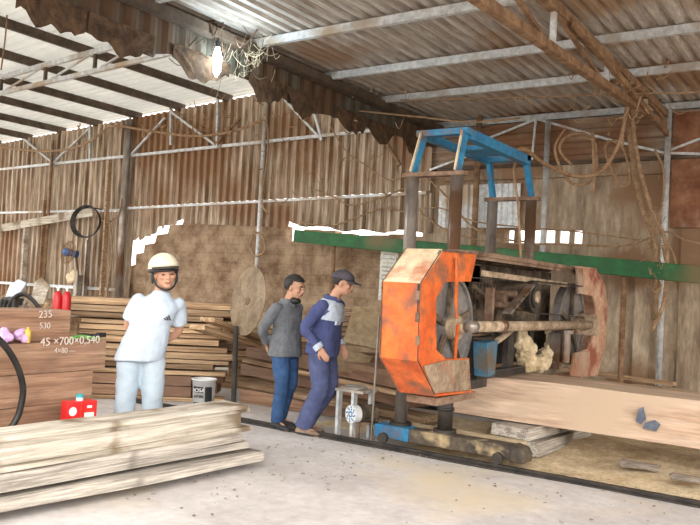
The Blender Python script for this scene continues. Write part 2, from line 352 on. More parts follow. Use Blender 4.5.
# lattice trusses of the left bay, along x
for Y, nm in ((8.3, 0), (4.6, 2)):
    t = thing('roof_truss', None, None, kind='structure')
    mm = 'purlin_pale' if nm != 1 else 'purlin_dark'
    a = Vector((-20.5, Y, zl(-20.5) - .22)); b2 = Vector((-6.9, Y, zl(-6.9) - .22)); dz = Vector((0, 0, -.38))
    bm = BM(); beam(bm, a, b2, .06, .09); o = obj('top_chord', bm, mm, t)
    bm = BM(); beam(bm, a + dz * .6, b2 + dz, .06, .07); o = obj('bottom_chord', bm, mm, t)
    nb = 10
    for k in range(nb + 1):
        p = a.lerp(b2, k / nb); q = p + dz * (.6 + .4 * k / nb)
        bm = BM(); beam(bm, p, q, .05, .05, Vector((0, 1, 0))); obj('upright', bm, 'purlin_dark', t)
        if k < nb:
            p2 = a.lerp(b2, (k + 1) / nb)
            bm = BM(); beam(bm, q, p2, .03, .03, Vector((0, 1, 0))); obj('diagonal', bm, mm, t)

# valley fascia between the bays with a ragged hem
bm = BM()
NSEG = 150; cols = []
for k in range(NSEG + 1):
    Y = 2.6 + (WY - 2.6) * k / NSEG
    rib = (.0 if (k % 4) < 2 else .035)
    low = 3.92 + .05 * math.sin(Y * 2.1) + noise.noise(Vector((Y * 2.2, 0, 1))) * .12 + max(0, (Y - 9) * .03)
    if Y < 5.6: low -= .05
    if 6.42 < Y < 6.72: low += .16
    cols.append([bm.verts.new((-6.42 + rib, Y, z)) for z in (low, 4.15, 4.34, 5.6)])
for A, B in zip(cols, cols[1:]):
    for t in range(3): bm.faces.new((A[t], B[t], B[t + 1], A[t + 1]))
o = struct('valley_fascia', bm, 'fascia'); s = o.modifiers.new('t', 'SOLIDIFY'); s.thickness = .005
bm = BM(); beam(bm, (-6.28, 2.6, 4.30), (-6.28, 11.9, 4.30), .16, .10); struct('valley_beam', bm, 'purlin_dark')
# torn dust sheets hanging over the hem
random.seed(3)
for k in range(9):
    Y = 2.9 + k * 1.0 + random.uniform(-.2, .2); w_ = random.uniform(.45, .9); h = random.uniform(.10, .45)
    bm = BM(); n1 = 14; rows = []
    for i in range(n1 + 1):
        u = i / n1; bot = 3.74 + (1 - math.sin(math.pi * u)) * h * .6 + noise.noise(Vector((u * 5, k, 0))) * .12
        rows.append([bm.verts.new((-6.35 + .02 * noise.noise(Vector((u * 6, t, k))) - .004 * t, Y + w_ * u, 4.02 + .1 * h + (bot - 4.02 - .1 * h) * t / 5)) for t in range(6)])
    for A, B in zip(rows, rows[1:]):
        for t in range(5): bm.faces.new((A[t], B[t], B[t + 1], A[t + 1]))
    o = obj('dust_sheet', bm, 'tarp'); s = o.modifiers.new('t', 'SOLIDIFY'); s.thickness = .004
    tag(o, 'torn brown dust sheet, %s along the roof valley counted from the open front' % ['first', 'second', 'third', 'fourth', 'fifth', 'sixth', 'seventh', 'eighth', 'ninth'][k], 'dust sheet', 'torn sheets hanging from the roof valley')

# dusty truss under the right roof
t = thing('roof_truss', None, None, kind='structure')
def tr(Y): return Vector((-2.6, Y, 4.27))
bm = BM(); beam(bm, (-2.6, 2.0, 4.27), (-2.6, 11.95, 4.27), .09, .10); obj('top_chord', bm, 'rust_steel', t)
bm = BM(); beam(bm, (-2.6, 2.0, 3.62), (-2.6, 11.95, 4.10), .08, .09); obj('bottom_chord', bm, 'rust_steel', t)
bm = BM(); beam(bm, (-2.5, 7.4, 4.2), (-2.55, 11.95, 3.95), .05, .07); obj('bottom_chord', bm, 'rust_steel', t)
for Y in (3.5, 5.3, 7.1, 8.9, 10.7):
    zb = 3.62 + (Y - 2) / 9.95 * .48
    bm = BM(); beam(bm, (-2.6, Y, 4.25), (-2.6, Y, zb), .05, .05, Vector((0, 1, 0))); obj('upright', bm, 'purlin_pale', t)
    bm = BM(); beam(bm, (-2.6, Y, 4.25), (-2.6, Y + 1.75, zb + .08), .04, .04, Vector((1, 0, 0))); obj('diagonal', bm, 'rust_steel', t)

# wall framing
def stick(name, a, b2, wd, m, label=None, cat=None, group=None):
    bm = BM(); beam(bm, a, b2, wd, wd, Vector((0, 1, 0)) if abs((Vector(b2) - Vector(a)).normalized().z) < .9 else Vector((1, 0, 0)))
    o = obj(name, bm, m)
    if label: tag(o, label, cat, group)
    else: tag(o, kind='structure')
    return o
stick('wall_rail', (-21.5, WY - .09, 4.13), (-6.5, WY - .09, 4.42), .06, 'purlin_pale')
stick('wall_rail', (-21.5, WY - .10, 3.0), (-14.5, WY - .10, 3.02), .05, 'purlin_pale')
stick('wall_rail', (-14.4, WY - .10, 3.05), (-6.5, WY - .10, 3.22), .05, 'purlin_pale')
stick('wall_rail', (-21.5, WY - .10, 1.15), (-14.3, WY - .10, 1.18), .07, 'purlin_pale')
stick('wall_rail', (-6.3, WY - .08, 4.38), (4, WY - .08, 4.38), .10, 'purlin_pale')
stick('wall_rail', (-6.3, WY - .10, 3.62), (4, WY - .10, 3.66), .05, 'purlin_dark')
for px, ytop, ybot, rr_, m in ((129, 120, 295, .085, 'steel'), (266, 100, 290, .04, 'purlin_pale'), (53, 140, 270, .035, 'rust_steel'), (480, 110, 300, .05, 'rust_steel')):
    p = at(px, ytop, Y=WY - .2)
    bm = BM(); cyl(bm, (p.x, WY - .2, 0), (p.x, WY - .2, min(p.z, 5.2)), rr_, 12)
    struct('wall_post', bm, m, True)
bm = BM(); p = at(669, 112, Y=WY - .15); cyl(bm, (p.x, p.y, 0), (p.x, p.y, 4.32), .045, 12); struct('wall_post', bm, 'purlin_pale', True)
bm = BM(); p = at(548, 125, Y=WY - .15); cyl(bm, (p.x, p.y, 0), (p.x, p.y, 4.3), .045, 12); struct('wall_post', bm, 'purlin_pale', True)
for a, b2 in (((487, 139), (537, 119)), ((537, 119), (610, 140)), ((610, 140), (665, 153)), ((536, 119), (532, 160)), ((668, 151), (700, 139)), ((668, 153), (700, 154)), ((430, 170), (485, 150))):
    stick('wall_brace', at(*a, Y=WY - .13), at(*b2, Y=WY - .13), .035, 'purlin_pale')
# lattice on the left wall
for a, b2 in (((20, 136), (53, 163)), ((53, 163), (90, 128)), ((171, 112), (218, 147)), ((130, 156), (165, 118)), ((285, 100), (322, 140)), ((240, 118), (215, 145)), ((370, 118), (400, 165))):
    stick('wall_brace', at(*a, Y=WY - .13), at(*b2, Y=WY - .13), .045, 'purlin_pale' if a[0] not in (240, 370) else 'rust_steel')
for a, b2 in (((90, 122), (90, 160)), ((130, 112), (130, 157)), ((171, 105), (171, 145)), ((218, 95), (217, 146)), ((313, 108), (322, 140)), ((53, 140), (53, 168))):
    stick('wall_brace', at(*a, Y=WY - .12), at(*b2, Y=WY - .12), .05, 'purlin_pale')

# long green beam resting along the wall
bm = BM(); a = at(296, 236, Y=11.6); b2 = at(700, 275, Y=10.9); d = (b2 - a)
beam(bm, a, b2 + d * .25, .14, .23); bevel(bm, .008, 1)
o = obj('channel_beam', bm, 'green'); tag(o, 'long green painted steel beam running behind the band saw along the wall', 'beam')
bm = BM()
for kx in (.12, .5, .86):
    p = a + d * kx; cyl(bm, (p.x, p.y + .12, 0), (p.x, p.y + .12, p.z), .04, 10)
tag(obj('beam_prop', bm, 'rust_steel', o), kind=None)

# rails and the dust bed
for Y in (6.42, 9.0):
    bm = BM(); boxr(bm, (-9.5, Y - .035, -.03), (3, Y + .035, .012)); boxr(bm, (-9.5, Y - .01, .01), (3, Y + .01, .03)); boxr(bm, (-9.5, Y - .022, .028), (3, Y + .022, .042))
    struct('track_rail', bm, 'dark_steel')
bm = BM()
bmesh.ops.create_grid(bm, x_segments=90, y_segments=50, size=1, matrix=Matrix.Translation((-.6, 8.3, 0)) @ Matrix.Diagonal((3.1, 1.75, 1, 1)))
for v in bm.verts:
    u = (v.co.x + .6) / 3.1; t_ = (v.co.y - 8.3) / 1.75
    e = max(0, 1 - abs(u) ** 6) * max(0, 1 - abs(t_) ** 4)
    v.co.z = -.01 + e * (.05 + .07 * (t_ + 1) / 2 * 1.6 + .05 * noise.noise(v.co * 1.6) + .02 * noise.noise(v.co * 6))
tag(obj('sawdust_bed', bm, 'sawdust', smooth=True), 'yellow sawdust spread beneath the slab beside the track', 'sawdust', kind='stuff')
bm = BM()
bmesh.ops.create_grid(bm, x_segments=50, y_segments=30, size=1, matrix=Matrix.Translation((-3.9, 7.75, 0)) @ Matrix.Diagonal((1.2, .80, 1, 1)))
for v in bm.verts:
    e = max(0, 1 - abs((v.co.x + 3.9) / 1.2) ** 3) * max(0, 1 - abs((v.co.y - 7.75) / .80) ** 3)
    v.co.z = -.01 + e * (.12 + .05 * noise.noise(v.co * 2.5))
tag(obj('sawdust_heap', bm, 'sawdust', smooth=True), 'sawdust heaped between the columns of the band saw', 'sawdust', kind='stuff')

# ------------------------------------------------------------------ the band saw
mill = thing('band_sawmill', 'orange and blue band sawmill with tall steel columns on a rail carriage', 'sawmill', (0, 0, 0))
XF, XB = -2.85, -3.10
C1, C2 = -3.8, -3.32; NY, FY = 6.66, 8.6
for X, Y, m in ((C1, NY, 'steel'), (C2, NY, 'steel'), (C1, FY, 'steel'), (C2, FY, 'steel')):
    bm = BM(); cyl(bm, (X, Y, .2), (X, Y, 2.62), .062, 24); c = obj('column', bm, m, mill, True)
    bm = BM(); cyl(bm, (X, Y, .19), (X, Y, .225), .11, 20); obj('foot_flange', bm, 'dark_steel', c)
    if X == C2 and Y == NY:
        bm = BM(); cyl(bm, (X, Y, .22), (X, Y, .62), .07, 20); cyl(bm, (X, Y, .40), (X, Y, .43), .082, 20); obj('sleeve', bm, 'dark_steel', c, True)
# carriage bases
bm = BM(); boxr(bm, (-4.0, NY - .16, .075), (-3.62, NY + .02, .20)); bevel(bm, .006, 1); o = tag(obj('carriage_base', bm, 'blue', mill), 'bright blue end of the carriage')
bm = BM(); boxr(bm, (-3.62, NY - .155, .075), (-2.55, NY + .02, .198)); bevel(bm, .006, 1); o = tag(obj('carriage_base', bm, 'oily', mill), 'oil-blackened length of the carriage with sawdust')
bm = BM(); boxr(bm, (-4.0, NY + .02, .16), (-2.6, NY + .22, .195)); obj('sawdust_ledge', bm, 'sawdust', mill)
bm = BM(); boxr(bm, (-4.0, FY - .1, .075), (-2.6, FY + .12, .20)); obj('carriage_base', bm, 'blue_base', mill)
for X in (-3.85, -2.68):
    for Y in (6.42, 9.0):
        bm = BM(); cyl(bm, (X, Y - .02, .092), (X, Y + .02, .092), .05, 20); obj('track_wheel', bm, 'dark_steel', mill)
bm = BM(); prism(bm, [(-2.60, NY - .17, .06), (-2.47, NY - .17, .06), (-2.46, NY - .17, .13), (-2.50, NY - .17, .19), (-2.60, NY - .17, .21)], (0, .2, 0)); bevel(bm, .012, 2); obj('end_block', bm, 'oily', mill)
# crossbars at the column tops
for Y in (NY, FY):
    bm = BM(); boxr(bm, (C1 - .09, Y - .05, 2.62), (C2 + .09, Y + .05, 2.66)); obj('cross_bar', bm, 'rust_mill', mill)
# blue crown frame
for (Y, Yt) in ((NY, NY + .12), (FY, FY - .22)):
    for X, Xt in ((C1, C1 + .03), (C2, C2)):
        dx = .0
        bm = BM(); beam(bm, (X, Y, 2.66), (Xt, Yt, 3.06), .085, .05, Vector((1, 0, 0))); leg = obj('frame_leg', bm, 'blue', mill)
        if Y == NY:
            bm = BM(); beam(bm, (X, Y - .03, 2.66), (Xt, Yt - .03, 3.06), .085, .012, Vector((1, 0, 0))); lg = obj('edge_strip', bm, 'cream', leg)
bm = BM()
boxr(bm, (C1 - .03, NY + .08, 3.04), (C2 + .05, NY + .18, 3.10)); boxr(bm, (C1 - .03, FY - .30, 3.04), (C2 + .05, FY - .18, 3.10))
boxr(bm, (C1 - .03, NY + .18, 3.03), (C1 + .05, FY - .2, 3.10)); boxr(bm, (C2 - .04, NY + .18, 3.0), (C2 + .05, FY - .2, 3.10))
boxr(bm, (C1 + .05, NY + .9, 3.04), (C2, NY + 1.3, 3.09)); obj('crown_frame', bm, 'blue', mill)
# left guard: C-shaped face and bent rim
fo = [(440, 250), (418, 284), (416, 360), (433, 395), (471, 391)]
face = [at(x, y, X=XF) for x, y in [(440, 250), (418, 284), (416, 360), (433, 395), (471, 391), (469, 358), (446, 359), (436.5, 350), (436, 299), (445, 282), (471, 281.5), (477, 253)]]
bm = BM(); prism(bm, face, (-.02, 0, 0)); fl = obj('guard_face', bm, 'orange', mill)
rimo = [at(x, y, X=XF) for x, y in [(477, 252), (440, 249), (417.5, 283), (415, 361), (433, 396.5), (471, 392)]]
def shell(pts, x0, x1, th, m, name, inward):
    obs = []
    for i, (a, b2) in enumerate(zip(pts, pts[1:])):
        bm = BM(); c = Vector(inward)
        pa, pb = Vector(a), Vector(b2); pa.x = pb.x = x0; ia = pa + (c - pa) * th; ib = pb + (c - pb) * th; ia.x = ib.x = x0
        prism(bm, [pa, pb, ib, ia], (x1 - x0, 0, 0)); obs.append(bm)
    return obs
cen = Vector((0, 5.95, 1.25))
segs = shell(rimo, XF + .015, XB - .06, .03, None, 'rim', cen)
for k, bb in enumerate(segs):
    o = obj('guard_rim', bb, 'rust_mill' if k == 0 else 'cream' if k == 1 else 'orange', mill)
    if k == 1: tag(o, 'cream dusty slanted panel')
bm = BM(); prism(bm, [Vector((XB - .05, p.y, p.z)) for p in rimo] , (-.015, 0, 0)); obj('guard_back', bm, 'rust_mill', mill)
lo = [at(x, y, X=XF + .012) for x, y in [(424, 366), (434, 393.5), (470.5, 390), (469, 359.5), (446, 360.5)]]
bm = BM(); prism(bm, lo, (-.01, 0, 0)); tag(obj('patch_plate', bm, 'plate', fl), 'dull dusty brown lower plate')
bm = BM(); p = at(428, 400, X=-3.0); boxr(bm, (-3.15, 5.6, .60), (-2.86, 6.3, .66)); obj('guard_bracket', bm, 'rust_mill', mill)
bm = BM(); tube(bm, [at(x, y, X=XF + .008) for x, y in [(440.5, 251), (418.8, 284.5), (416.8, 360), (433.6, 394)]], .011, 6); sm_ = obj('seam', bm, 'black', mill)
for py in (300, 322, 345):
    bm = BM(); pz = at(417.4, py, X=XF + .01); cyl(bm, pz, pz + Vector((0, 0, .07)), .018, 10); obj('hinge', bm, 'rust_mill', sm_)
# paint drip on the left guard
bm = BM(); tube(bm, smooth_pts([at(456.5, 258, X=-2.83), at(456.5, 284, X=-2.80), at(456, 302, X=-2.74), at(457, 318, X=-2.70)]), [.022] * 18 + [.018], 6, flat=.5); obj('orange_strap', bm, 'orange', fl)
bm = BM(); tube(bm, smooth_pts([at(458, 325, X=-2.72), at(456, 345, X=-2.78), at(455, 358, X=-2.82)]), .014, 6); obj('orange_strap', bm, 'orange', fl)
# wheels
def wheel(Y, name, r):
    x = XF - .11
    bm = BM()
    n = 48
    prof = [(r, -.045), (r, .045), (r - .03, .045), (r - .035, .02), (.11, .0), (.10, .05), (.0, .05)]
    back = [(.0, -.05), (.10, -.05), (.11, -.02), (r - .035, -.02), (r - .03, -.045)]
    pf = prof[:-1] + [(.001, .05)] + [(.001, -.05)] + back[1:]
    rings = [[bm.verts.new((x + h, Y + rad * math.cos(2 * math.pi * k / n), 1.22 + rad * math.sin(2 * math.pi * k / n))) for k in range(n)] for rad, h in pf]
    for A, B in zip(rings, rings[1:] + rings[:1]):
        for k in range(n): bm.faces.new((A[k], A[(k + 1) % n], B[(k + 1) % n], B[k]))
    wh = obj('band_wheel', bm, 'wheel', mill, False)
    bm = BM()
    for k in range(5):
        a = 2 * math.pi * k / 5 + .3
        beam(bm, (x + .03, Y + .1 * math.cos(a), 1.22 + .1 * math.sin(a)), (x + .03, Y + (r - .05) * math.cos(a), 1.22 + (r - .05) * math.sin(a)), .05, .03, Vector((1, 0, 0)))
    obj('spokes', bm, 'grime', wh)
    bm = BM(); cyl(bm, (x, Y, 1.22), (x + .12, Y, 1.22), .10, 20); cyl(bm, (x + .1, Y, 1.22), (x + .17, Y, 1.22), .045, 16); obj('hub', bm, 'bar_dust', wh)
    bm = BM(); n = 60
    ring = [[bm.verts.new((x + h, Y + rad * math.cos(2 * math.pi * k / n), 1.22 + rad * math.sin(2 * math.pi * k / n))) for k in range(n)] for rad, h in ((r + .004, -.05), (r + .004, .05), (r + .001, .05), (r + .001, -.05))]
    for A, B in zip(ring, ring[1:] + ring[:1]):
        for k in range(n): bm.faces.new((A[k], A[(k + 1) % n], B[(k + 1) % n], B[k]))
    return wh
LY, RY = 5.86, 9.02
wheel(LY, 'l', .44); wheel(RY, 'r', .475)
# band blade, upper and lower run
bm = BM(); boxr(bm, (XF - .16, LY, 1.22 - .424), (XF - .06, RY, 1.22 - .4225)); boxr(bm, (XF - .16, LY, 1.22 + .428), (XF - .06, RY, 1.22 + .430)); obj('saw_band', bm, 'wheel', mill)
# right guard
rface = [at(x, y, X=XF) for x, y in [(577, 267), (595, 269), (604, 286), (606, 310), (604, 345), (597, 374), (582, 377), (579, 352), (588, 349), (595, 332), (596, 308), (593, 296), (577, 293)]]
bm = BM(); prism(bm, rface, (-.02, 0, 0)); fr = obj('guard_face', bm, 'faded', mill)
rr2 = [at(x, y, X=XF) for x, y in [(577, 266), (595, 268), (604.6, 286), (606.6, 310), (604.6, 345), (597, 375), (580, 378)]]
for bb in shell(rr2, XF + .01, XB - .05, .03, None, 'rim', Vector((0, 9.1, 1.25))): obj('guard_rim', bb, 'faded', mill)
bm = BM(); prism(bm, [at(x, y, X=XF + .03) for x, y in [(577.5, 268), (583, 268.5), (584, 293), (578.5, 294)]], (-.02, 0, 0)); tag(obj('hinge_plate', bm, 'rust_sheet', fr), 'dark red hinge plate')
bm = BM(); prism(bm, [at(x, y, X=XF + .03) for x, y in [(574, 353), (590, 351), (588, 377), (571, 376)]], (-.02, 0, 0)); tag(obj('lower_plate', bm, 'rust_sheet', fr), 'red-brown peeling lower plate')
# main beam, hood, back plate and added dark panels
bm = BM(); boxr(bm, (XB - .2, 6.1, 1.84), (XF - .02, 9.15, 1.88)); boxr(bm, (XF - .06, 6.1, 1.81), (XF - .04, 9.1, 1.842)); obj('main_beam', bm, 'rust_mill', mill)
bm = BM(); boxr(bm, (C1 - .12, 6.75, 1.82), (XB - .2, 9.3, 1.87)); obj('deck_plate', bm, 'rust_mill', mill)
bm = BM(); boxr(bm, (C1 - .1, 6.9, 1.36), (C1 - .06, 8.35, 1.82)); boxr(bm, (XB - .12, 6.28, 1.42), (XB - .09, 7.0, 1.78)); obj('dark_back_panel', bm, 'grime', mill)
bm = BM(); boxr(bm, (C2 + .10, 6.2, 1.12), (C2 + .13, 9.0, 1.80)); obj('dark_back_panel', bm, 'grime', mill)  # added wide panel, its dark colour stands in for shade inside the mill
bm = BM(); boxr(bm, (C2 + .10, 7.45, .80), (C2 + .12, 8.9, 1.12)); obj('lower_shade_panel', bm, 'dark_steel', mill)  # added dark sheet in place of the shade below the tie bar
bm = BM(); beam(bm, (XF - .0, 6.3, 1.69), (XF - .0, 8.55, 1.66), .02, .05); obj('ledge_strip', bm, 'bar_dust', mill)
# sleeves that run on the columns
for X in (C1, C2):
    for Y in (NY, FY):
        bm = BM(); boxr(bm, (X - .09, Y - .09, 1.05), (X + .09, Y + .09, 1.82)); obj('lift_sleeve', bm, 'grime', mill)
# frame beams
bm = BM(); boxr(bm, (XB - .25, 6.25, .98), (XB - .1, 8.95, 1.08)); obj('lower_beam', bm, 'grime', mill)
bm = BM(); cyl(bm, (XF + .12, LY, 1.235), (XF + .12, RY + .15, 1.22), .046, 20); o = obj('tie_bar', bm, 'bar_dust', mill, True)
bm = BM(); cyl(bm, (XF + .12, LY - .03, 1.235), (XF + .12, LY + .07, 1.235), .050, 18); obj('bar_end', bm, 'steel', o, True)
bm = BM(); cyl(bm, (XF + .12, 6.45, 1.235), (XF + .12, 6.53, 1.235), .060, 18); obj('bar_collar', bm, 'steel', o, True)
bm = BM(); boxr(bm, (XF - .05, RY + .06, 1.1), (XF + .2, RY + .12, 1.34)); obj('bar_end_plate', bm, 'bar_dust', o)
pp_ = at(537, 297, X=XF + .1); PY, PZ = pp_.y, pp_.z
# motor with pulley and belt
bm = BM(); cyl(bm, (XB - .5, PY, PZ), (XF + .02, PY, PZ), .15, 28); mo = obj('drive_motor', bm, 'grime', mill)
bm = BM(); cyl(bm, (XF + .02, PY, PZ), (XF + .08, PY, PZ), .155, 28); cyl(bm, (XF + .08, PY, PZ), (XF + .10, PY, PZ), .11, 24); obj('pulley', bm, 'dark_steel', mo)
bm = BM(); cyl(bm, (XF + .10, PY, PZ), (XF + .115, PY, PZ), .06, 24); tag(obj('pulley_disc', bm, 'bar_dust', mo), 'pale worn disc in the middle of the pulley')
bm = BM(); beam(bm, (XF + .05, PY, PZ + .155), (XF + .05, RY - .1, 1.66), .05, .012); beam(bm, (XF + .05, PY, PZ - .155), (XF + .05, RY, 1.30), .05, .012); obj('drive_belt', bm, 'black', mill)
bm = BM(); boxr(bm, (XB - .45, 6.75, 1.36), (XB - .05, 7.3, 1.62))
for k in range(7): boxr(bm, (XB - .05, 6.78 + k * .075, 1.37), (XB - .03, 6.81 + k * .075, 1.61))
obj('gearbox', bm, 'grime', mill)
bm = BM(); cyl(bm, (XB - .05, 6.9, 1.48), (XF - .02, 6.9, 1.48), .05, 14); cyl(bm, (XB - .03, 7.15, 1.52), (XF - .02, 7.15, 1.52), .035, 12); box(bm, (XF - .1, 7.02, 1.42), (.1, .4, .05)); box(bm, (XF - .05, 6.6, 1.4), (.07, .05, .34)); obj('linkage', bm, 'rust_mill', mill)
bm = BM(); beam(bm, at(507, 313, X=XF + .08), at(531, 285, X=XF + .08), .02, .085, Vector((1, 0, 0))); br_ = obj('slotted_brace', bm, 'steel', mill)
bm = BM()
for k in range(4):
    p = at(507, 313, X=XF + .08).lerp(at(531, 285, X=XF + .08), .15 + .2 * k); cyl(bm, p + Vector((.03, 0, 0)), p + Vector((.045, 0, 0)), .016, 8)
obj('bolts', bm, 'dark_steel', br_)
random.seed(11)
for k in range(16):
    Y = random.uniform(6.5, 8.9); z = random.uniform(1.30, 1.62); X = random.uniform(XB - .35, XF - .16)
    bm = BM()
    if k % 3 == 0: cyl(bm, (X, Y, z), (X + random.uniform(-.05, .05), Y + random.uniform(.1, .35), z + random.uniform(-.12, .12)), random.uniform(.015, .035), 10)
    elif k % 3 == 1: box(bm, (X, Y, z), (random.uniform(.04, .12), random.uniform(.06, .2), random.uniform(.04, .12)), Matrix.Rotation(random.uniform(-.4, .4), 3, 'X')); bevel(bm, .006, 1)
    else: tube(bm, smooth_pts([(X, Y, 1.7), (X, Y + .08, z + .1), (X, Y + .2, z), (X + .03, Y + .3, z + .06)]), .012, 7)
    obj('machine_fitting', bm, random.choice(['grime', 'rust_mill', 'bar_dust', 'dark_steel']), mill)
# blue water box, pipe and blade guide
bm = BM(); prism(bm, [at(x, y, X=XF + .1) for x, y in [(487, 343), (498, 340.5), (495, 374), (488, 377)]], (-.13, 0, 0)); o = obj('water_box', bm, 'blue_dirty', mill)
bm = BM(); tube(bm, smooth_pts([at(497, 341, X=XF), at(504, 336, X=XF), at(512, 329, X=XF)]), .03, 10); obj('pipe', bm, 'bar_dust', o, True)
bm = BM(); boxr(bm, (XF - .16, 6.35, .72), (XF - .03, 6.5, 1.1)); boxr(bm, (XF - .18, 6.2, .68), (XF - .02, 6.55, .76)); obj('blade_guide', bm, 'dark_steel', mill)
bm = BM(); boxr(bm, (XF - .16, 8.5, .72), (XF - .03, 8.62, 1.12)); cyl(bm, (XF + .02, 8.56, .8), (XF + .02, 8.56, 1.12), .05, 14); cyl(bm, (XF + .02, 8.56, 1.12), (XF + .02, 8.56, 1.16), .08, 14); obj('blade_guide', bm, 'steel', mill)
bm = BM(); boxr(bm, (XF - .2, 6.6, .73), (XF - .1, 8.4, .80)); obj('guide_bar', bm, 'dark_steel', mill)
bm = BM(); boxr(bm, (XF - .22, 7.35, .76), (XF - .16, 7.5, 1.2)); obj('hanger', bm, 'dark_steel', mill)
bm = BM(); boxr(bm, (XF - .3, 8.1, .78), (XF - .22, 8.2, 1.2)); obj('hanger', bm, 'dark_steel', mill)
bm = BM()
for c, r in (((XF - .12, 7.75, .90), (.10, .11, .19)), ((XF - .14, 7.65, 1.04), (.07, .07, .16)), ((XF - .1, 8.05, .80), (.10, .26, .09)), ((XF - .12, 8.3, .86), (.08, .1, .12))): ell(bm, c, r)
o = obj('caked_sawdust', bm, 'sawdust', mill); remesh(o, .012, 1); dm = o.modifiers.new('d', 'DISPLACE'); tx = bpy.data.textures.new('c', 'CLOUDS'); tx.noise_scale = .06; dm.texture = tx; dm.strength = .09
# notice sheet on the wall behind the left guard
bm = BM(); q = [at(x, y, Y=11.5) for x, y in [(381, 250), (398, 251), (395, 302), (378, 300)]]; prism(bm, q, (0, .02, 0)); ns = obj('notice_board', bm, 'paper')
tag(ns, 'pale notice board with faint printed lines on the wall behind the guard', 'notice')
bm = BM()
for k in range(11):
    a = q[0].lerp(q[3], .08 + k * .083); b2 = q[1].lerp(q[2], .08 + k * .083); beam(bm, a.lerp(b2, .15) - Vector((0, .004, 0)), a.lerp(b2, .85) - Vector((0, .004, 0)), .004, .018)
obj('text_lines', bm, 'wood_grey', ns)
bm = BM(); p = (q[0] + q[1]) / 2; beam(bm, (p.x, 11.54, 0), (p.x, 11.54, p.z + .02), .05, .04, Vector((1, 0, 0))); obj('stand', bm, 'rust_steel', ns)

# the slab on the saw bed, its bearers
def plankmesh(Lh, W, T, seed=0, wave=.01, seg=14, bow=0.0, taper=0):
    """long axis x from 0 to Lh, y 0..W, z 0..T"""
    bm = BM(); rings = []
    for i in range(seg + 1):
        x = Lh * i / seg
        a = noise.noise(Vector((x * .9, seed * 3.1, 0))) * wave; b2 = noise.noise(Vector((x * .9, seed * 3.1, 7))) * wave
        t1 = noise.noise(Vector((x * 1.3, seed, 11))) * wave * .35
        bz = bow * math.sin(math.pi * i / seg); tt = T * (1 - taper * i / seg)
        ex = (random.uniform(-.02, .02) if i in (0, seg) else 0)
        rings.append([bm.verts.new((x + ex, a, bz)), bm.verts.new((x - ex, W + b2, bz)), bm.verts.new((x - ex, W + b2 * .8, tt + t1 + bz)), bm.verts.new((x + ex, a * .8 + wave * .2, tt + t1 + bz))])
    for A, B in zip(rings, rings[1:]):
        for k in range(4): bm.faces.new((A[k], A[(k + 1) % 4], B[(k + 1) % 4], B[k]))
    bm.faces.new(rings[0]); bm.faces.new(rings[-1]); return bm
def plank(Lh, W, T, loc, rz, m, label, cat='plank', group=None, name='plank', tilt=0, roll=0, **k):
    o = obj(name, plankmesh(Lh, W, T, **k), m); o.location = loc; o.rotation_euler = (roll, tilt, rz)
    return tag(o, label, cat, group)
slab = plank(4.9, .75, .40, (-3.5, 7.15, .31), R_(-.8), 'log', 'thick pale sawn slab lying under the band saw', 'slab', name='sawn_slab', seed=3, wave=.04)
bm = BM(); prism(bm, [(1.80, -.03, .17), (1.84, -.03, .14), (1.88, -.03, .19), (1.85, -.03, .29), (1.82, -.03, .27)], (0, .04, 0)); prism(bm, [(1.86, -.03, .11), (1.97, -.03, .10), (2.0, -.03, .16), (1.95, -.03, .19), (1.88, -.03, .16)], (0, .04, 0)); tag(obj('blue_paint_mark', bm, mat('slate_paint', (.10, .12, .16), (.22, .25, .31), .8), slab), 'smeared dark blue paint mark')
plank(1.3, .46, .13, (-2.50, 6.93, .05), R_(86), 'wood_grey', 'lower concrete-grey bearer beneath the front of the slab', 'block', name='bearer_block', seed=26, wave=.03)
plank(1.2, .38, .10, (-2.60, 6.92, .19), R_(84), 'wood_grey', 'upper flat bearer block directly under the slab end', 'block', name='bearer_block', seed=27, wave=.03)
plank(1.2, .3, .24, (-.5, 7.1, .06), R_(90), 'wood_grey', 'grey bearer block under the far right of the slab', 'block', name='bearer_block', seed=5)
# bark pieces on the sawdust
for (px, py, s, lab) in ((640, 468, .16, 'curled grey bark piece lying on sawdust under the slab'), (690, 481, .14, 'curled grey bark piece at the picture edge by the rail')):
    p = at(px, py, z=.08); bm = BM(); rows = []
    for i in range(9):
        a = -1.2 + i * .3; rows.append([bm.verts.new((x * s * (1 - .1 * math.cos(a * 3 + x)), math.sin(a) * s * .7, math.cos(a) * s * .3 * (1 - .2 * x))) for x in (-1, -.5, 0, .5, 1)])
    for A, B in zip(rows, rows[1:]):
        for t_ in range(4): bm.faces.new((A[t_], B[t_], B[t_ + 1], A[t_ + 1]))
    o = obj('bark_piece', bm, 'bark', loc=p); o.rotation_euler = (0, 0, .3); so = o.modifiers.new('t', 'SOLIDIFY'); so.thickness = .012; tag(o, lab, 'bark')
for (a, b2, W, T, lab, m) in (((560, 371), (672, 386), .12, .05, 'thin sawn offcut lying along the wall behind the slab', 'wood'), ((600, 368), (640, 376), .12, .05, 'short wide offcut leaning by the wall behind the guard', 'ply')):
    A = at(*a, z=.42); B = at(*b2, z=.42); d = B - A
    plank(d.length, W, T, A, math.atan2(d.y, d.x), m, lab, 'offcut', name='offcut', seed=2)
bm = BM(); bmesh.ops.create_grid(bm, x_segments=40, y_segments=12, size=1, matrix=Matrix.Translation((-2.2, 11.0, 0)) @ Matrix.Diagonal((3.4, .95, 1, 1)))
for v in bm.verts:
    e = max(0, 1 - abs((v.co.x + 2.2) / 3.4) ** 6) * max(0, 1 - abs((v.co.y - 11.0) / .95) ** 4); v.co.z = -.01 + e * (.38 + .04 * noise.noise(v.co * 3))
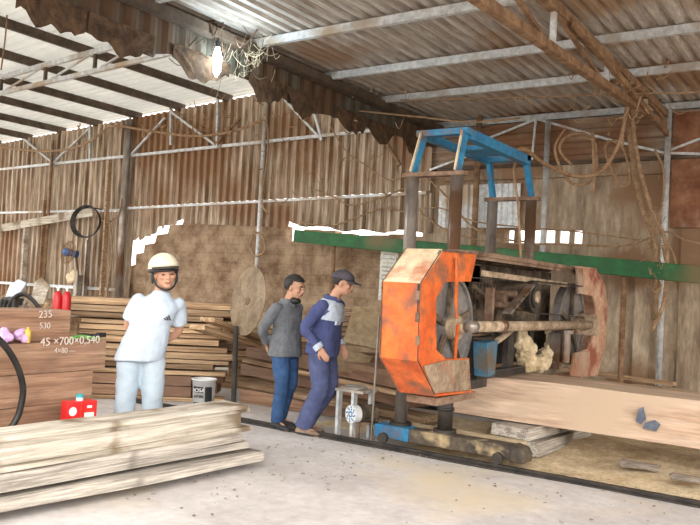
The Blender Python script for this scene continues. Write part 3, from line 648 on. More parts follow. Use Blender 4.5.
tag(obj('debris_bank', bm, 'sawdust', smooth=True), 'bank of sawdust and dirt along the foot of the plastered wall', 'dirt', kind='stuff')

# ------------------------------------------------------------------ people
def local_rot(yaw=0, pitch=0, roll=0): return Matrix.Rotation(yaw, 3, 'Z') @ Matrix.Rotation(pitch, 3, 'X') @ Matrix.Rotation(roll, 3, 'Y')
def loft(bm, secs, n=20):
    """secs: (centre, rx, ry, lateral vec, axis vec)"""
    rings = []
    for c, rx, ry, lat, ax in secs:
        lat = Vector(lat).normalized(); ax = Vector(ax).normalized(); dep = ax.cross(lat).normalized()
        ring = []
        for k in range(n):
            t = 2 * math.pi * k / n; cs, sn = math.cos(t), math.sin(t)
            e = .82
            ring.append(bm.verts.new(Vector(c) + lat * rx * math.copysign(abs(cs) ** e, cs) + dep * ry * math.copysign(abs(sn) ** e, sn)))
        rings.append(ring)
    for A, B in zip(rings, rings[1:]):
        for k in range(n): bm.faces.new((A[k], A[(k + 1) % n], B[(k + 1) % n], B[k]))
    bm.faces.new(rings[0]); bm.faces.new(rings[-1]); return bm
def limb(bm, pts, rs, n=14, capball=True):
    P = smooth_pts(pts, 5); k = len(pts) - 1; R2 = []
    for i in range(len(P)):
        t = i / (len(P) - 1) * k; j = min(int(t), k - 1); R2.append(rs[j] + (rs[j + 1] - rs[j]) * (t - j))
    tube(bm, P, R2, n)
    if capball:
        for p, r in ((P[0], R2[0]), (P[-1], R2[-1])): ell(bm, p, (r, r, r), u=12, v=8)
def hand(bm, wrist, fdir, pdir, curl=.5, side=1):
    """fdir finger direction, pdir palm normal (fingers curl towards it), side: thumb side sign"""
    f = Vector(fdir).normalized(); p = Vector(pdir); p = (p - f * p.dot(f)).normalized(); s = f.cross(p) * side
    w0 = Vector(wrist)
    rot = Matrix((s, f, p)).transposed()
    ell(bm, w0 + f * .045, (.040, .055, .017), rot)
    for k, (off, ln) in enumerate(((.028, .070), (.010, .078), (-.009, .072), (-.027, .056))):
        a = w0 + f * .08 + s * off
        c1 = .35 * curl; c2 = 1.1 * curl
        b1 = a + (f * math.cos(c1) + p * math.sin(c1)) * ln * .45
        b2_ = b1 + (f * math.cos(c2) + p * math.sin(c2)) * ln * .35
        b3 = b2_ + (f * math.cos(c2 * 1.5) + p * math.sin(c2 * 1.5)) * ln * .25
        tube(bm, [a - f * .02, a, b1, b2_, b3], [.010, .0095, .009, .008, .0065], 8)
    a = w0 + f * .03 + s * .03
    tube(bm, [a - s * .01, a + s * .02 + f * .02, a + s * .034 + f * .045 + p * .01, a + s * .036 + f * .066 + p * .018], [.014, .012, .010, .008], 8)
def person(label, loc, rz, J, st):
    root = thing('person', label, 'person', loc, rz)
    V = {k: Vector(v) for k, v in J.items() if not k.startswith('hand')}
    hc = V['head']; Rh = local_rot(*J['head_rot']) * st.get('hs', 1.05)
    H = lambda x, y, z: hc + Rh @ Vector((x, y, z))
    bm = BM()
    # head and neck
    ell(bm, H(0, -.008, .025), (.075, .094, .088), Rh, 20, 14); ell(bm, H(0, .020, -.030), (.062, .070, .082), Rh, 18, 12)
    ell(bm, H(0, .052, -.085), (.032, .028, .026), Rh); ell(bm, H(0, .010, -.065), (.055, .06, .045), Rh)
    for s in (-1, 1):
        ell(bm, H(s * .036, .068, -.022), (.024, .02, .020), Rh); ell(bm, H(s * .078, -.004, -.012), (.010, .020, .032), Rh)
    tube(bm, [H(0, .085, .012), H(0, .100, -.012), H(0, .108, -.030)], [.009, .012, .015], 8); ell(bm, H(0, .098, -.034), (.019, .014, .011), Rh)
    ell(bm, H(0, .083, .032), (.05, .014, .010), Rh); ell(bm, H(0, .088, -.062), (.024, .010, .012), Rh)
    limb(bm, [V['neck'] - Vector((0, 0, .05)), V['neck'], H(0, -.015, -.05)], [.062, .056, .054])
    # torso core
    sh = (V['shR'] - V['shL']).normalized(); hp = (V['hipR'] - V['hipL']).normalized()
    chest = (V['shR'] + V['shL']) / 2; pel = (V['hipR'] + V['hipL']) / 2; ax = (chest - pel).normalized()
    k_ = st.get('k', 1)
    mid = pel.lerp(chest, .45)
    def torso(bm, g, lowz, hem):
        q = lambda t: pel.lerp(chest, t)
        lat = lambda t: hp.lerp(sh, max(0, min(1, t)))
        secs = []
        for t, rx, ry in ((lowz, .165 * hem, .112 * hem), (.05, .165, .112), (.25, .152, .108), (.5, .152, .108), (.72, .168, .115), (.88, .178, .108), (.98, .150, .088), (1.06, .098, .070), (1.14, .064, .060), (1.20, .058, .056)):
            if t < lowz: continue
            g2 = g + (.016 if g > 0 and t < .3 else 0); secs.append((q(t), (rx + g2) * k_, (ry + g2 * 1.2) * k_, lat(t), ax))
        loft(bm, secs)
    torso(bm, -.012, -.05, 1)
    for s in 'RL':
        limb(bm, [V['sh' + s] - Vector((0, 0, .03)), V['el' + s], V['wr' + s]], [.038, .038, .027])
        limb(bm, [V['hip' + s], V['kn' + s], V['an' + s]], [.075, .052, .036])
        ft = V['toe' + s] - V['an' + s]
        limb(bm, [V['an' + s] + Vector((0, 0, -.02)), V['an' + s] + ft * .9], [.035, .028])
        hand(bm, V['wr' + s], J['hand' + s][0], J['hand' + s][1], J['hand' + s][2], 1 if J['hand' + s][3] else -1)
    bo = obj('body', bm, 'skin', root); remesh(bo, .0065, 3)
    # face features
    for s in (-1, 1):
        bm = BM(); ell(bm, H(s * .032, .0845, -.004), (.013, .006, .0055), Rh); obj('eye', bm, 'eye', root, True)
        bm = BM(); tube(bm, [H(s * .016, .097, .020), H(s * .034, .095, .025), H(s * .052, .082, .019)], [.003, .0042, .002], 6); obj('eyebrow', bm, 'hair', root, True)
    bm = BM(); tube(bm, smooth_pts([H(-.024, .0885, -.060), H(-.01, .0985, -.064), H(.01, .0985, -.064), H(.024, .0885, -.060)], 3), [.003] + [.006] * 8 + [.003], 6, flat=.6); obj('mouth', bm, 'lip', root, True)
    # hair
    bm = BM(); ell(bm, (0, 0, 0), (1, 1, 1), None, 32, 22)
    kill = [v for v in bm.verts if (v.co.y > .35 and v.co.z < st.get('hairline', .45) + .1 * math.cos(v.co.x * 9)) or v.co.z < -.55 or (v.co.y > .12 and v.co.z < -.05)]
    bmesh.ops.delete(bm, geom=kill, context='VERTS')
    hg = st.get('hairgrow', 1.0)
    for v in bm.verts:
        j = 1 + .03 * noise.noise(v.co * 6); v.co = hc + Rh @ Vector((v.co.x * .084 * j * hg, v.co.y * .103 * j * hg - .010, v.co.z * .097 * j * hg + .027))
    ho = obj('hair', bm, 'hair', root, True); so = ho.modifiers.new('t', 'SOLIDIFY'); so.thickness = .012; so.offset = -1
    # trousers
    bm = BM()
    loft(bm, [(pel + ax * -.09, .150 * k_, .115 * k_, hp, ax), (pel + ax * .0, .172 * k_, .125 * k_, hp, ax), (pel + ax * .12, .160 * k_, .115 * k_, hp, ax)])
    for s in 'RL':
        h = V['hip' + s]; kn = V['kn' + s]; an = V['an' + s] + Vector((0, 0, -.015))
        pts = smooth_pts([h + Vector((0, 0, .02)), h.lerp(kn, .5), kn, kn.lerp(an, .5), an], 4); L_ = st.get('leg', [.100, .090, .075, .070, .072])
        rr_ = [L_[min(i // 4, 3)] + (L_[min(i // 4 + 1, 4)] - L_[min(i // 4, 3)]) * ((i % 4) / 4) for i in range(len(pts))]; rr_[-1] = L_[4]
        rr_ = [r_ * (1 + .05 * noise.noise(Vector((i * .9, st['seed'], ord(s))))) for i, r_ in enumerate(rr_)]
        tube(bm, pts, rr_, 18)
    to = obj('trousers', bm, st['trousers'], root); remesh(to, .012, 4); fold(to, .022)
    # top
    bm = BM(); torso(bm, .016, st.get('hem', -.12), st.get('hemw', 1.08))
    short = st.get('short', False)
    for s in 'RL':
        S, E_, W_ = V['sh' + s], V['el' + s], V['wr' + s]
        if short:
            e = S.lerp(E_, .72); tube(bm, [S, S.lerp(e, .5), e], [.056, .070, .080], 16); ell(bm, S - Vector((0, 0, .012)), (.058, .062, .060))
        else:
            pts = smooth_pts([S, S.lerp(E_, .5), E_, E_.lerp(W_, .5), W_.lerp(E_, .05)], 4)
            L_ = [.072, .064, .056, .050, .043]
            rr_ = [L_[min(i // 4, 3)] + (L_[min(i // 4 + 1, 4)] - L_[min(i // 4, 3)]) * ((i % 4) / 4) for i in range(len(pts))]; rr_[-1] = L_[4]
            rr_ = [r_ * (1 + .07 * noise.noise(Vector((i * .8, st['seed'] + 4, ord(s))))) for i, r_ in enumerate(rr_)]
            rr_[0] = .055; rr_[1] = .060; tube(bm, pts, rr_, 16); ell(bm, S - Vector((0, 0, .01)), (.058, .062, .058))
    so_ = obj(st['top_name'], bm, st['top'], root); remesh(so_, .010, 4); fold(so_, .020)
    # collar
    bm = BM(); n = 24; rg = []
    for (dz, rr_) in ((-.055, .086), (-.022, .070), (-.022, .062), (-.05, .062)):
        rg.append([bm.verts.new(V['neck'] + Vector((math.cos(2 * math.pi * k / n) * rr_, math.sin(2 * math.pi * k / n) * rr_ * 1.0 + .0, dz + (-.03 if st.get('tee') else -.012) * math.sin(2 * math.pi * k / n)))) for k in range(n)])
    for A, B in zip(rg, rg[1:] + rg[:1]):
        for k in range(n): bm.faces.new((A[k], A[(k + 1) % n], B[(k + 1) % n], B[k]))
    obj('collar', bm, st.get('collar', st['top']), so_, True)
    # shoes
    for s in 'RL':
        a = V['an' + s]; d = V['toe' + s] - a; d.z = 0; L_ = d.length; d.normalize(); side = Vector((d.y, -d.x, 0)); zb = V['toe' + s].z
        bm = BM(); secs = []
        for t, wd, hh in ((-.075, .026, .05), (-.05, .036, .085), (0, .038, .09), (.05, .040, .075), (.10, .045, .055), (.15, .044, .045), (.185, .03, .032), (.20, .014, .02)):
            secs.append((Vector((a.x, a.y, zb + hh / 2)) + d * t, wd, hh / 2, side, d))
        loft(bm, secs, 16); sh_ = obj('shoe', bm, st['shoe'], root, True)
        bm = BM(); secs = [(Vector((a.x, a.y, zb + .009)) + d * t, wd, .010, side, d) for t, wd in ((-.08, .026), (-.05, .039), (.05, .042), (.12, .048), (.17, .043), (.205, .016))]
        loft(bm, secs, 16); obj('sole', bm, st.get('sole', 'shoe_dark'), sh_)
    return root, bo, so_, H, Rh, V
ftx = bpy.data.textures.new('folds', 'CLOUDS'); ftx.noise_scale = .11
def fold(o, s):
    dm = o.modifiers.new('folds', 'DISPLACE'); dm.texture = ftx; dm.strength = s; dm.mid_level = .5; dm.texture_coords = 'LOCAL'

def facing(v): return math.atan2(-v.x, v.y)       # local +y looks along v
# man in the pale tee, hands behind his back, leaning towards the picture's right, looking right
g = at(134, 452, z=0)
fd = (-f0 * 1.0 + r0 * .25).normalized(); fd.z = 0
lean = .16   # metres the chest sits to his left
J1 = dict(head=(-.165, .045, 1.535), head_rot=(R_(14), R_(2), R_(6)), neck=(-.145, .01, 1.395),
          shR=(.040, .0, 1.315), shL=(-.300, .0, 1.295), elR=(.115, -.10, 1.06), elL=(-.315, -.13, 1.04), wrR=(-.02, -.17, .93), wrL=(-.16, -.18, .93),
          hipR=(.075, 0, .87), hipL=(-.105, 0, .875), knR=(.095, .02, .47), knL=(-.125, .04, .47), anR=(.105, -.01, .08), anL=(-.145, .0, .08), toeR=(.14, .17, .0), toeL=(-.19, .18, .0),
          handR=((-.9, -.1, -.2), (0, -.6, -.3), .5, False), handL=((.9, -.05, -.2), (0, .6, -.3), .5, False))
st1 = dict(hs=1.13, k=1.04, seed=1, top='tee', top_name='t_shirt', short=True, tee=True, trousers='pants_pale', shoe='shoe_tan', hem=-.20, hemw=1.02, leg=[.108, .103, .090, .090, .095])
P1, B1, S1, H, Rh, V = person('smiling person in cream helmet, pale blue T-shirt and trousers, hands behind back', (g.x, g.y, 0), facing(fd), J1, st1)
def dome(c, Rh, rx, ry, rz, zmin, th=.008, grow=0):
    bm = BM(); ell(bm, (0, 0, 0), (1, 1, 1), None, 32, 20)
    bmesh.ops.delete(bm, geom=[v for v in bm.verts if v.co.z < zmin], context='VERTS')
    for v in bm.verts: v.co = c + Rh @ Vector((v.co.x * rx, v.co.y * ry, v.co.z * rz))
    return bm
hc = H(0, -.022, .058)
ho = obj('helmet', dome(hc, Rh, .112, .130, .108, -.05), 'helmet', P1, True); so = ho.modifiers.new('t', 'SOLIDIFY'); so.thickness = .012
bm = BM(); tube(bm, [hc + Rh @ Vector((.111 * math.cos(t), .128 * math.sin(t), -.008)) for t in [2 * math.pi * k / 32 for k in range(33)]], .009, 6); obj('rim', bm, 'helmet', ho, True)
bm = BM(); prism(bm, [hc + Rh @ Vector((.115 * math.cos(t), .125 * math.sin(t) + (.045 * math.sin(t) if 0 < k < 12 else 0), -.002)) for k, t in enumerate([math.pi * (.1 + .8 * j / 12) for j in range(13)])], Rh @ Vector((0, 0, -.012))); obj('peak', bm, 'black', ho)
bm = BM(); tube(bm, [hc + Rh @ Vector((.106 * math.cos(t), .120 * math.sin(t), -.030)) for t in [2 * math.pi * k / 32 for k in range(33)]], .014, 6); obj('liner', bm, 'black', ho, True)
for s in (-1, 1):
    bm = BM(); tube(bm, smooth_pts([H(s * .096, .02, .03), H(s * .088, .012, -.03), H(s * .068, .02, -.085), H(s * .03, .045, -.115), H(0, .055, -.120)], 4), .0085, 6); obj('chin_strap', bm, 'black', ho, True)
    bm = BM(); ell(bm, H(s * .093, -.01, -.02), (.012, .03, .05), Rh); obj('ear_pad', bm, 'black', ho, True)
# three slanted bars on the chest
lc = Vector((V['shL'].x + .095, .150, 1.165))
for k, (dx, hh) in enumerate(((.0, .018), (.018, .030), (.036, .044))):
    bm = BM(); prism(bm, [lc + Vector((-dx * 1.0 + .012, 0, -.02)), lc + Vector((-dx, 0, -.02)), lc + Vector((-dx + .012 - hh * .0 + .0, 0, -.02 + hh)) + Vector((.006, 0, 0)), lc + Vector((-dx + .024, 0, -.02 + hh * .85)) + Vector((.004, 0, 0))], (0, -.03, 0)); obj('chest_logo', bm, 'print', S1)

# man in grey pullover and jeans
g = at(281, 427, z=0)
fd = (r0 * .80 - f0 * .55).normalized()
J2 = dict(head=(-.01, .075, 1.475), head_rot=(R_(8), R_(-8), 0), neck=(0, .02, 1.335),
          shR=(.175, .0, 1.265), shL=(-.175, .0, 1.265), elR=(.235, -.12, 1.03), elL=(-.235, -.12, 1.03), wrR=(.08, -.20, .86), wrL=(-.07, -.20, .86),
          hipR=(.085, 0, .82), hipL=(-.085, 0, .82), knR=(.09, .05, .45), knL=(-.09, .02, .45), anR=(.10, .02, .08), anL=(-.09, -.10, .08), toeR=(.13, .20, 0), toeL=(-.12, .09, 0),
          handR=((-.8, -.1, -.4), (0, .8, 0), .5, True), handL=((.8, -.1, -.4), (0, .8, 0), .5, True))
st2 = dict(k=.96, seed=2, top='grey_knit', top_name='pullover', trousers='jeans', shoe='shoe_dark', hem=-.16, hemw=1.06, hairgrow=1.12, hairline=.30, leg=[.098, .090, .074, .068, .070])
P2, B2, S2, H, Rh, V = person('black-haired person in grey pullover and blue jeans, hands clasped behind back', (g.x, g.y, 0), facing(fd), J2, st2)
bm = BM(); ell(bm, H(0, .03, -.128), (.060, .062, .038), Rh); obj('chin_mask', bm, 'black', P2, True)

# man in the blue work suit, walking to the right, leaning forward
g = at(312, 433, z=0)
fd = (r0 * .93 - f0 * .37).normalized()
J3 = dict(head=(-.01, .255, 1.545), head_rot=(R_(6), R_(-10), 0), neck=(0, .175, 1.41),
          shR=(.185, .12, 1.325), shL=(-.185, .15, 1.325), elR=(.25, -.03, 1.07), elL=(-.24, .06, 1.07), wrR=(.22, .13, .885), wrL=(-.18, .20, .90),
          hipR=(.09, .07, .86), hipL=(-.09, .07, .86), knR=(.09, .10, .47), knL=(-.09, .12, .47), anR=(.10, -.06, .08), anL=(-.09, -.12, .09), toeR=(.12, .13, 0), toeL=(-.10, .07, 0),
          handR=((.0, .62, -.75), (-.8, 0, .0), .45, False), handL=((.0, .5, -.85), (.8, 0, 0), .5, True))
st3 = dict(k=1.04, seed=5, top='work_blue', top_name='work_jacket', trousers='work_trousers', collar='work_blue', shoe='shoe_tan', sole='shoe_dark', hem=-.10, hemw=1.04, leg=[.115, .108, .092, .088, .090])
P3, B3, S3, H, Rh, V = person('person in dark cap and two-tone blue work suit leaning forward beside the saw', (g.x, g.y, 0), facing(fd), J3, st3)
hc = H(0, -.012, .040)
ho = obj('cap', dome(hc, Rh, .098, .118, .090, -.08), 'cap', P3, True); so = ho.modifiers.new('t', 'SOLIDIFY'); so.thickness = .010
bm = BM(); n = 14; A = []; B = []
for k in range(n + 1):
    t = math.pi * (.12 + .76 * k / n); A.append(bm.verts.new(hc + Rh @ Vector((.096 * math.cos(t), .112 * math.sin(t), .0)))); B.append(bm.verts.new(hc + Rh @ Vector((.098 * math.cos(t), .112 * math.sin(t) + .085 * math.sin(t) ** .6, -.018 + .02 * abs(math.cos(t)) * 0))))
for k in range(n): bm.faces.new((A[k], A[k + 1], B[k + 1], B[k]))
o = obj('peak', bm, 'cap', ho, True); so = o.modifiers.new('t', 'SOLIDIFY'); so.thickness = .007
bm = BM(); ell(bm, hc + Rh @ Vector((0, 0, .092)), (.009, .009, .005)); obj('button', bm, 'cap', ho)
# pale yoke of the jacket: a close-fitting upper shell
chest = (V['shR'] + V['shL']) / 2; pel = (V['hipR'] + V['hipL']) / 2; ax = (chest - pel).normalized(); lat = Vector((1, 0, 0))
bm = BM(); loft(bm, [(pel.lerp(chest, t), (rx + .024) * 1.04, (ry + .026) * 1.04, lat, ax) for t, rx, ry in ((.66, .160, .113), (.74, .166, .115), (.90, .160, .108), (1.02, .130, .085), (1.11, .074, .062))])
yo = obj('yoke', bm, 'work_pale', S3); remesh(yo, .010, 2); fold(yo, .020)
cf = pel.lerp(chest, .56) + Vector((.085, .150, 0))
bm = BM(); box(bm, cf + Vector((0, 0, .02)), (.11, .02, .035), Matrix.Rotation(-.25, 3, 'X')); tag(obj('pocket_flap', bm, 'work_pale', S3), 'pale pocket flap')
bm = BM(); w3 = V['wrR']; e3 = V['elR']; cyl(bm, w3.lerp(e3, -.02), w3.lerp(e3, .20), .051, 16, .053); tag(obj('cuff', bm, 'work_pale', S3), 'pale turned-back cuff')
bm = BM(); w3 = V['wrL']; e3 = V['elL']; cyl(bm, w3.lerp(e3, -.02), w3.lerp(e3, .20), .051, 16, .053); tag(obj('cuff', bm, 'work_pale', S3), 'pale turned-back cuff')

# ------------------------------------------------------------------ front stack of boards
random.seed(21)
FX = -4.38
rows = [  # z0, T, W, dx at near, m, extra length, label
    (.075, .085, .42, .03, 'wood_grey', .02, 'grey weathered board at the very bottom of the front stack'),
    (.195, .062, .50, -.02, 'wood_grey', -.08, 'grey board, second from the bottom of the front stack'),
    (.262, .06, .52, .0, 'wood_grey', -.15, 'knotted grey board, third from the bottom of the front stack'),
    (.325, .035, .46, .015, 'wood_pale', .04, 'thin pointed pale board under the thick board of the front stack'),
    (.362, .125, .50, -.01, 'wood_pale', -.04, 'thick cream board with brown stains in the front stack'),
    (.490, .04, .50, .02, 'wood_pale', .05, 'thin pale board below the top of the front stack'),
    (.533, .028, .60, .0, 'wood_pale', .0, 'wide sawdust-dusted board on top of the front stack')]
for k, (z0, T, W, dx, m, ex, lab) in enumerate(rows):
    z0, T = z0 * .88, T * .88; ex -= .12; W = .30 if k == 6 else W * .8
    plank(3.9 + ex, W, T, (FX + dx, 1.15, z0), R_(88 + (k % 3) * .4 - (2.2 if k < 3 else 0)), m, lab, 'board', name='board', seed=k + 30, wave=.035, seg=26)
for Y, lab in ((1.6, 'small block under the near end of the front stack'), (4.2, 'small block under the far end of the front stack')):
    plank(.55, .1, .075, (-4.95, Y, 0), 0, 'wood_grey', lab, 'block', name='bearer_block', seed=int(Y))
plank(.5, .08, .035, (-4.95, 2.9, .16), 0, 'wood_grey', 'sticker lath between the lowest boards of the front stack', 'lath', name='lath', seed=61)
plank(.5, .08, .035, (-4.95, 4.3, .16), 0, 'wood_grey', 'far sticker lath between the lowest boards of the front stack', 'lath', name='lath', seed=62)

# ------------------------------------------------------------------ big squared timbers at the left
TX = -5.42
def TY(px, py): return at(px, py, X=TX).y
tl = [(0, .22, 92, 400, 'lowest squared timber in the left stack'), (.225, .225, 91, 385, 'squared timber second from the floor in the left stack'), (.455, .245, 94, 365, 'squared timber in the middle of the left stack'),
      (.705, .235, 105, 345, 'chalk-numbered reddish timber, second from the top of the left stack'), (.945, .245, 68, 315, 'shorter topmost timber with chalk figures on the left stack')]
timb = []
for k, (z, h, px, py, lab) in enumerate(tl):
    ye = TY(px, py); Lh = 3.6
    o = plank(Lh, .34, h, (TX - (.16 if k == 4 else 0), ye - Lh + (.13 if k == 4 else 0), z), R_(90), 'wood_red', lab, 'timber', name='squared_timber', seed=k + 50, wave=.015, seg=18)
    timb.append((o, ye, z))
def chalk(o, s, px, py, size, sl=0):
    xx = TX + (.010 if size > .09 or px > 50 else -.150); p = at(px, py, X=xx); q = at(px + 20, py + sl, X=xx)
    d = q - p; d.x = 0
    text(s, 'chalk', size, (xx, p.y, p.z), d, (0, 0, 1), o, 'chalk_writing')
chalk(timb[4][0], '235', 38.5, 318, .085, -1); chalk(timb[4][0], '530', 39, 328.5, .07)
chalk(timb[3][0], '45 \u00d7700\u00d70,540', 40, 346, .092, -1); chalk(timb[3][0], '4\u00d780 \u2014', 54, 353, .06)
# black hose arc hanging before the timbers
bm = BM(); pts = smooth_pts([at(-14, 333, X=-5.2), at(-4, 337, X=-5.22), at(8, 350, X=-5.24), at(18, 368, X=-5.25), at(23, 388, X=-5.26), at(21, 405, X=-5.27), at(16, 420, X=-5.28), at(2, 440, X=-5.28)], 6); tube(bm, pts, .024, 10)
tag(obj('hose', bm, 'black', smooth=True), 'thick black hose bending down in front of the stacked timbers', 'hose')
# red tin with teal cap
p = at(79, 409, X=-5.2); zc = p.z
crate_z = .30
bx0 = thing('tin_can', 'red rectangular tin with white lettering and teal cap before the timbers', 'tin', (p.x, p.y, crate_z), R_(78))
bm = BM(); boxr(bm, (-.125, -.055, 0), (.125, .055, .20)); bevel(bm, .008, 2); bo = obj('can_body', bm, 'red_can', bx0)
bm = BM(); cyl(bm, (.0, .0, .2), (.0, .0, .225), .028, 16); obj('spout', bm, 'white_plastic', bx0)
bm = BM(); cyl(bm, (.0, .0, .225), (.0, .0, .25), .030, 16); obj('cap', bm, 'teal', bx0)
bm = BM(); boxr(bm, (.02, -.0565, .07), (.10, -.054, .11)); boxr(bm, (.04, -.0565, .145), (.08, -.054, .165)); ell(bm, (-.075, -.056, .125), (.032, .002, .035)); boxr(bm, (-.105, -.0565, .03), (-.045, -.054, .06)); obj('printed_marks', bm, 'white', bx0)
bm = BM(); boxr(bm, (.025, -.058, .12), (.095, -.055, .126)); boxr(bm, (-.012, -.058, .0), (-.008, -.055, .2)); obj('orange_stripe', bm, 'orange', bx0)
plank(.50, .22, crate_z, (-5.14, p.y - .22, 0), R_(90), 'wood_red', 'low block standing before the timbers beneath the red tin', 'block', name='bearer_block', seed=70)
# purple bag and yellow tape on the second timber's ledge
p = at(12, 333, X=TX - .07); bm = BM(); random.seed(5)
for k in range(12): ell(bm, (TX - .07 + random.uniform(-.03, .03), p.y + random.uniform(-.11, .12), timb[3][2] + .275 + random.uniform(-.01, .035)), (random.uniform(.03, .05),) * 3)
o = obj('plastic_bag', bm, 'purple'); remesh(o, .012, 1); dm = o.modifiers.new('d', 'DISPLACE'); dm.texture = tx; dm.strength = .03
tag(o, 'crumpled pink-purple plastic bag resting against the top timber', 'bag')
p = at(28, 328, X=TX - .04); bm = BM(); cyl(bm, (TX - .04, p.y, timb[3][2] + .24), (TX - .04, p.y, timb[3][2] + .34), .025, 14); cyl(bm, (TX - .04, p.y, timb[3][2] + .34), (TX - .04, p.y, timb[3][2] + .36), .012, 10)
tag(obj('small_bottle', bm, 'yellow'), 'small yellow bottle beside the purple plastic bag', 'bottle')
# green cloth and dark tool on the top of the fourth timber
p = at(78, 333, X=TX - .15); bm = BM(); tube(bm, smooth_pts([(TX - .1, p.y - .10, .96), (TX - .12, p.y, .975), (TX - .08, p.y + .12, .96), (TX - .13, p.y + .2, .955)]), .014, 6)
tag(obj('green_cord', bm, mat('bright_green', (.12, .40, .08), rough=.6)), 'short bright green cord on the ledge of the timber stack', 'cord')
p = at(88, 330, X=TX - .2); bm = BM(); box(bm, (TX - .2, p.y + .02, .968), (.06, .22, .03)); box(bm, (TX - .2, p.y + .14, .975), (.03, .1, .04)); bevel(bm, .006, 1)
tag(obj('black_tool', bm, 'black'), 'small black hand tool on the timber beside the green cord', 'tool')

# ------------------------------------------------------------------ clutter behind the timbers
bench = thing('workbench', 'rough wooden workbench carrying clutter behind the squared timbers', 'bench', at(45, 330, d=9.05).xy.to_3d(), YAW)
bm = BM(); boxr(bm, (-1.0, -.22, .92), (.34, .22, .98)); obj('top', bm, 'wood', bench)
for x in (-.9, .28):
    for y in (-.18, .18): bm = BM(); boxr(bm, (x - .04, y - .04, 0), (x + .04, y + .04, .92)); obj('leg', bm, 'wood', bench)
bc = Vector(bench.location)
def onb(px, off=0.0):
    p = at(px, 309, d=9.05 + off); p.z = .98; return p
for px, lab in ((57, 'red gas cylinder with narrow neck, beside the black mudguard'), (66, 'red gas cylinder nearest the desk fan')):
    p = onb(px); t = thing('gas_cylinder', lab, 'cylinder', p, 0, 'red cylinders on the workbench')
    bm = BM(); tube(bm, [(0, 0, 0), (0, 0, .03), (0, 0, .25), (0, 0, .29), (0, 0, .31)], [.045, .052, .052, .035, .018], 18); obj('bottle_body', bm, 'red_ext', t, True)
    bm = BM(); cyl(bm, (0, 0, .31), (0, 0, .35), .014, 10); boxr(bm, (-.03, -.01, .34), (.03, .01, .355)); obj('valve', bm, 'white_plastic', t)
bm = BM(); pts = [onb(px) + Vector((0, 0, z)) for px, z in ((8, .0), (9, .10), (14, .20), (22, .25), (31, .20), (40, .09), (50, -.0))]
tube(bm, smooth_pts(pts), [.03 + .02 * (i % 37) / 37 for i in range(37)], 10, flat=.5); tag(obj('mudguard', bm, 'black', smooth=True), 'arched black mudguard standing on the workbench', 'mudguard')
p = onb(38, .25); bm = BM(); prism(bm, [p + r0 * x + Vector((0, 0, z)) for x, z in ((-.1, .14), (.06, .14), (.12, .36), (.02, .46), (-.06, .4))], f0 * .02); tag(obj('board_scrap', bm, 'wood_pale'), 'pale board scrap leaning upright behind the workbench clutter', 'board')
bm = BM(); box(bm, p + Vector((0, 0, .07)), (.14, .1, .14)); tag(obj('carton', bm, 'ply'), 'small brown carton under the leaning board scrap', 'box')
p = onb(16, .1); bm = BM(); prism(bm, [p + r0 * x + Vector((0, 0, z)) for x, z in ((-.14, .2), (.02, .22), (.1, .38), (0, .42), (-.1, .34))], f0 * .05); bevel(bm, .01, 2)
tag(obj('folded_cloth', bm, 'work_pale'), 'pale blue folded cloth lying over clutter on the workbench', 'cloth')
p = onb(12, .1); bm = BM(); box(bm, p + Vector((0, 0, .1)), (.26, .14, .2)); bevel(bm, .02, 2); tag(obj('toolbox', bm, 'dark_steel'), 'dark toolbox beneath the pale blue cloth', 'toolbox')
random.seed(12)
for k, (px, m, nm, lab) in enumerate(((1, 'dark_steel', 'engine_part', 'dark engine part at the far left of the workbench'), (5, 'black', 'engine_part', 'black finned engine part beside the toolbox'), (24, 'steel', 'metal_tin', 'grey metal tin under the mudguard arch'), (46, 'ply', 'paper_parcel', 'brown paper parcel left of the red cylinders'))):
    p = onb(px, .05); bm = BM(); box(bm, p + Vector((0, 0, .06)), (.1, .1, .12)); cyl(bm, p + Vector((0, 0, .12)), p + Vector((.02, 0, .17)), .03, 10); bevel(bm, .008, 1); tag(obj(nm, bm, m), lab, nm.split('_')[-1])
# fan, coil and boards near the wall
fz = at(70, 253, Y=11.2)
fan = thing('wall_fan', 'small grille fan with blue motor hub on a bracket by the ribbed wall', 'fan', fz, 0)
ax_ = (-f0 * .85 - r0 * .60 + Vector((0, 0, .15))).normalized(); a_, b_ = basis(ax_)
rotf = Matrix((a_, b_, ax_)).transposed()
bm = BM()
for r in (.06, .12, .18, .24, .27): tube(bm, [Vector((math.cos(t) * r, math.sin(t) * r, .10 * (1 - (r / .27) ** 2) + .05)) for t in [2 * math.pi * k / 30 for k in range(31)]], .006, 5)
for k in range(28):
    t = 2 * math.pi * k / 28
    for sgn in (1, -1): tube(bm, [Vector((math.cos(t) * r, math.sin(t) * r, sgn * .10 * (1 - (r / .27) ** 2) + .05)) for r in (.04, .14, .22, .27)], .004, 4)
bmesh.ops.rotate(bm, verts=bm.verts, cent=(0, 0, 0), matrix=rotf); obj('grille', bm, 'rust_steel', fan)
bm = BM()
for k in range(3):
    t = 2 * math.pi * k / 3
    vs = [bm.verts.new(Vector((math.cos(t + a) * r, math.sin(t + a) * r, .05 + zz_))) for a, r, zz_ in ((-.1, .04, 0), (-.45, .2, -.03), (.0, .24, 0), (.45, .2, .03), (.2, .04, .01))]
    bm.faces.new(vs)
bmesh.ops.solidify(bm, geom=list(bm.faces), thickness=.004)
bmesh.ops.rotate(bm, verts=bm.verts, cent=(0, 0, 0), matrix=rotf); obj('blades', bm, 'ply', fan)
bm = BM(); cyl(bm, -ax_ * .14 + r0 * .05, ax_ * .06, .085, 18); ell(bm, ax_ * .08, (.10, .10, .10)); tag(obj('motor_housing', bm, mat('fan_blue', (.02, .12, .38), rough=.4), fan, True), 'blue motor housing')
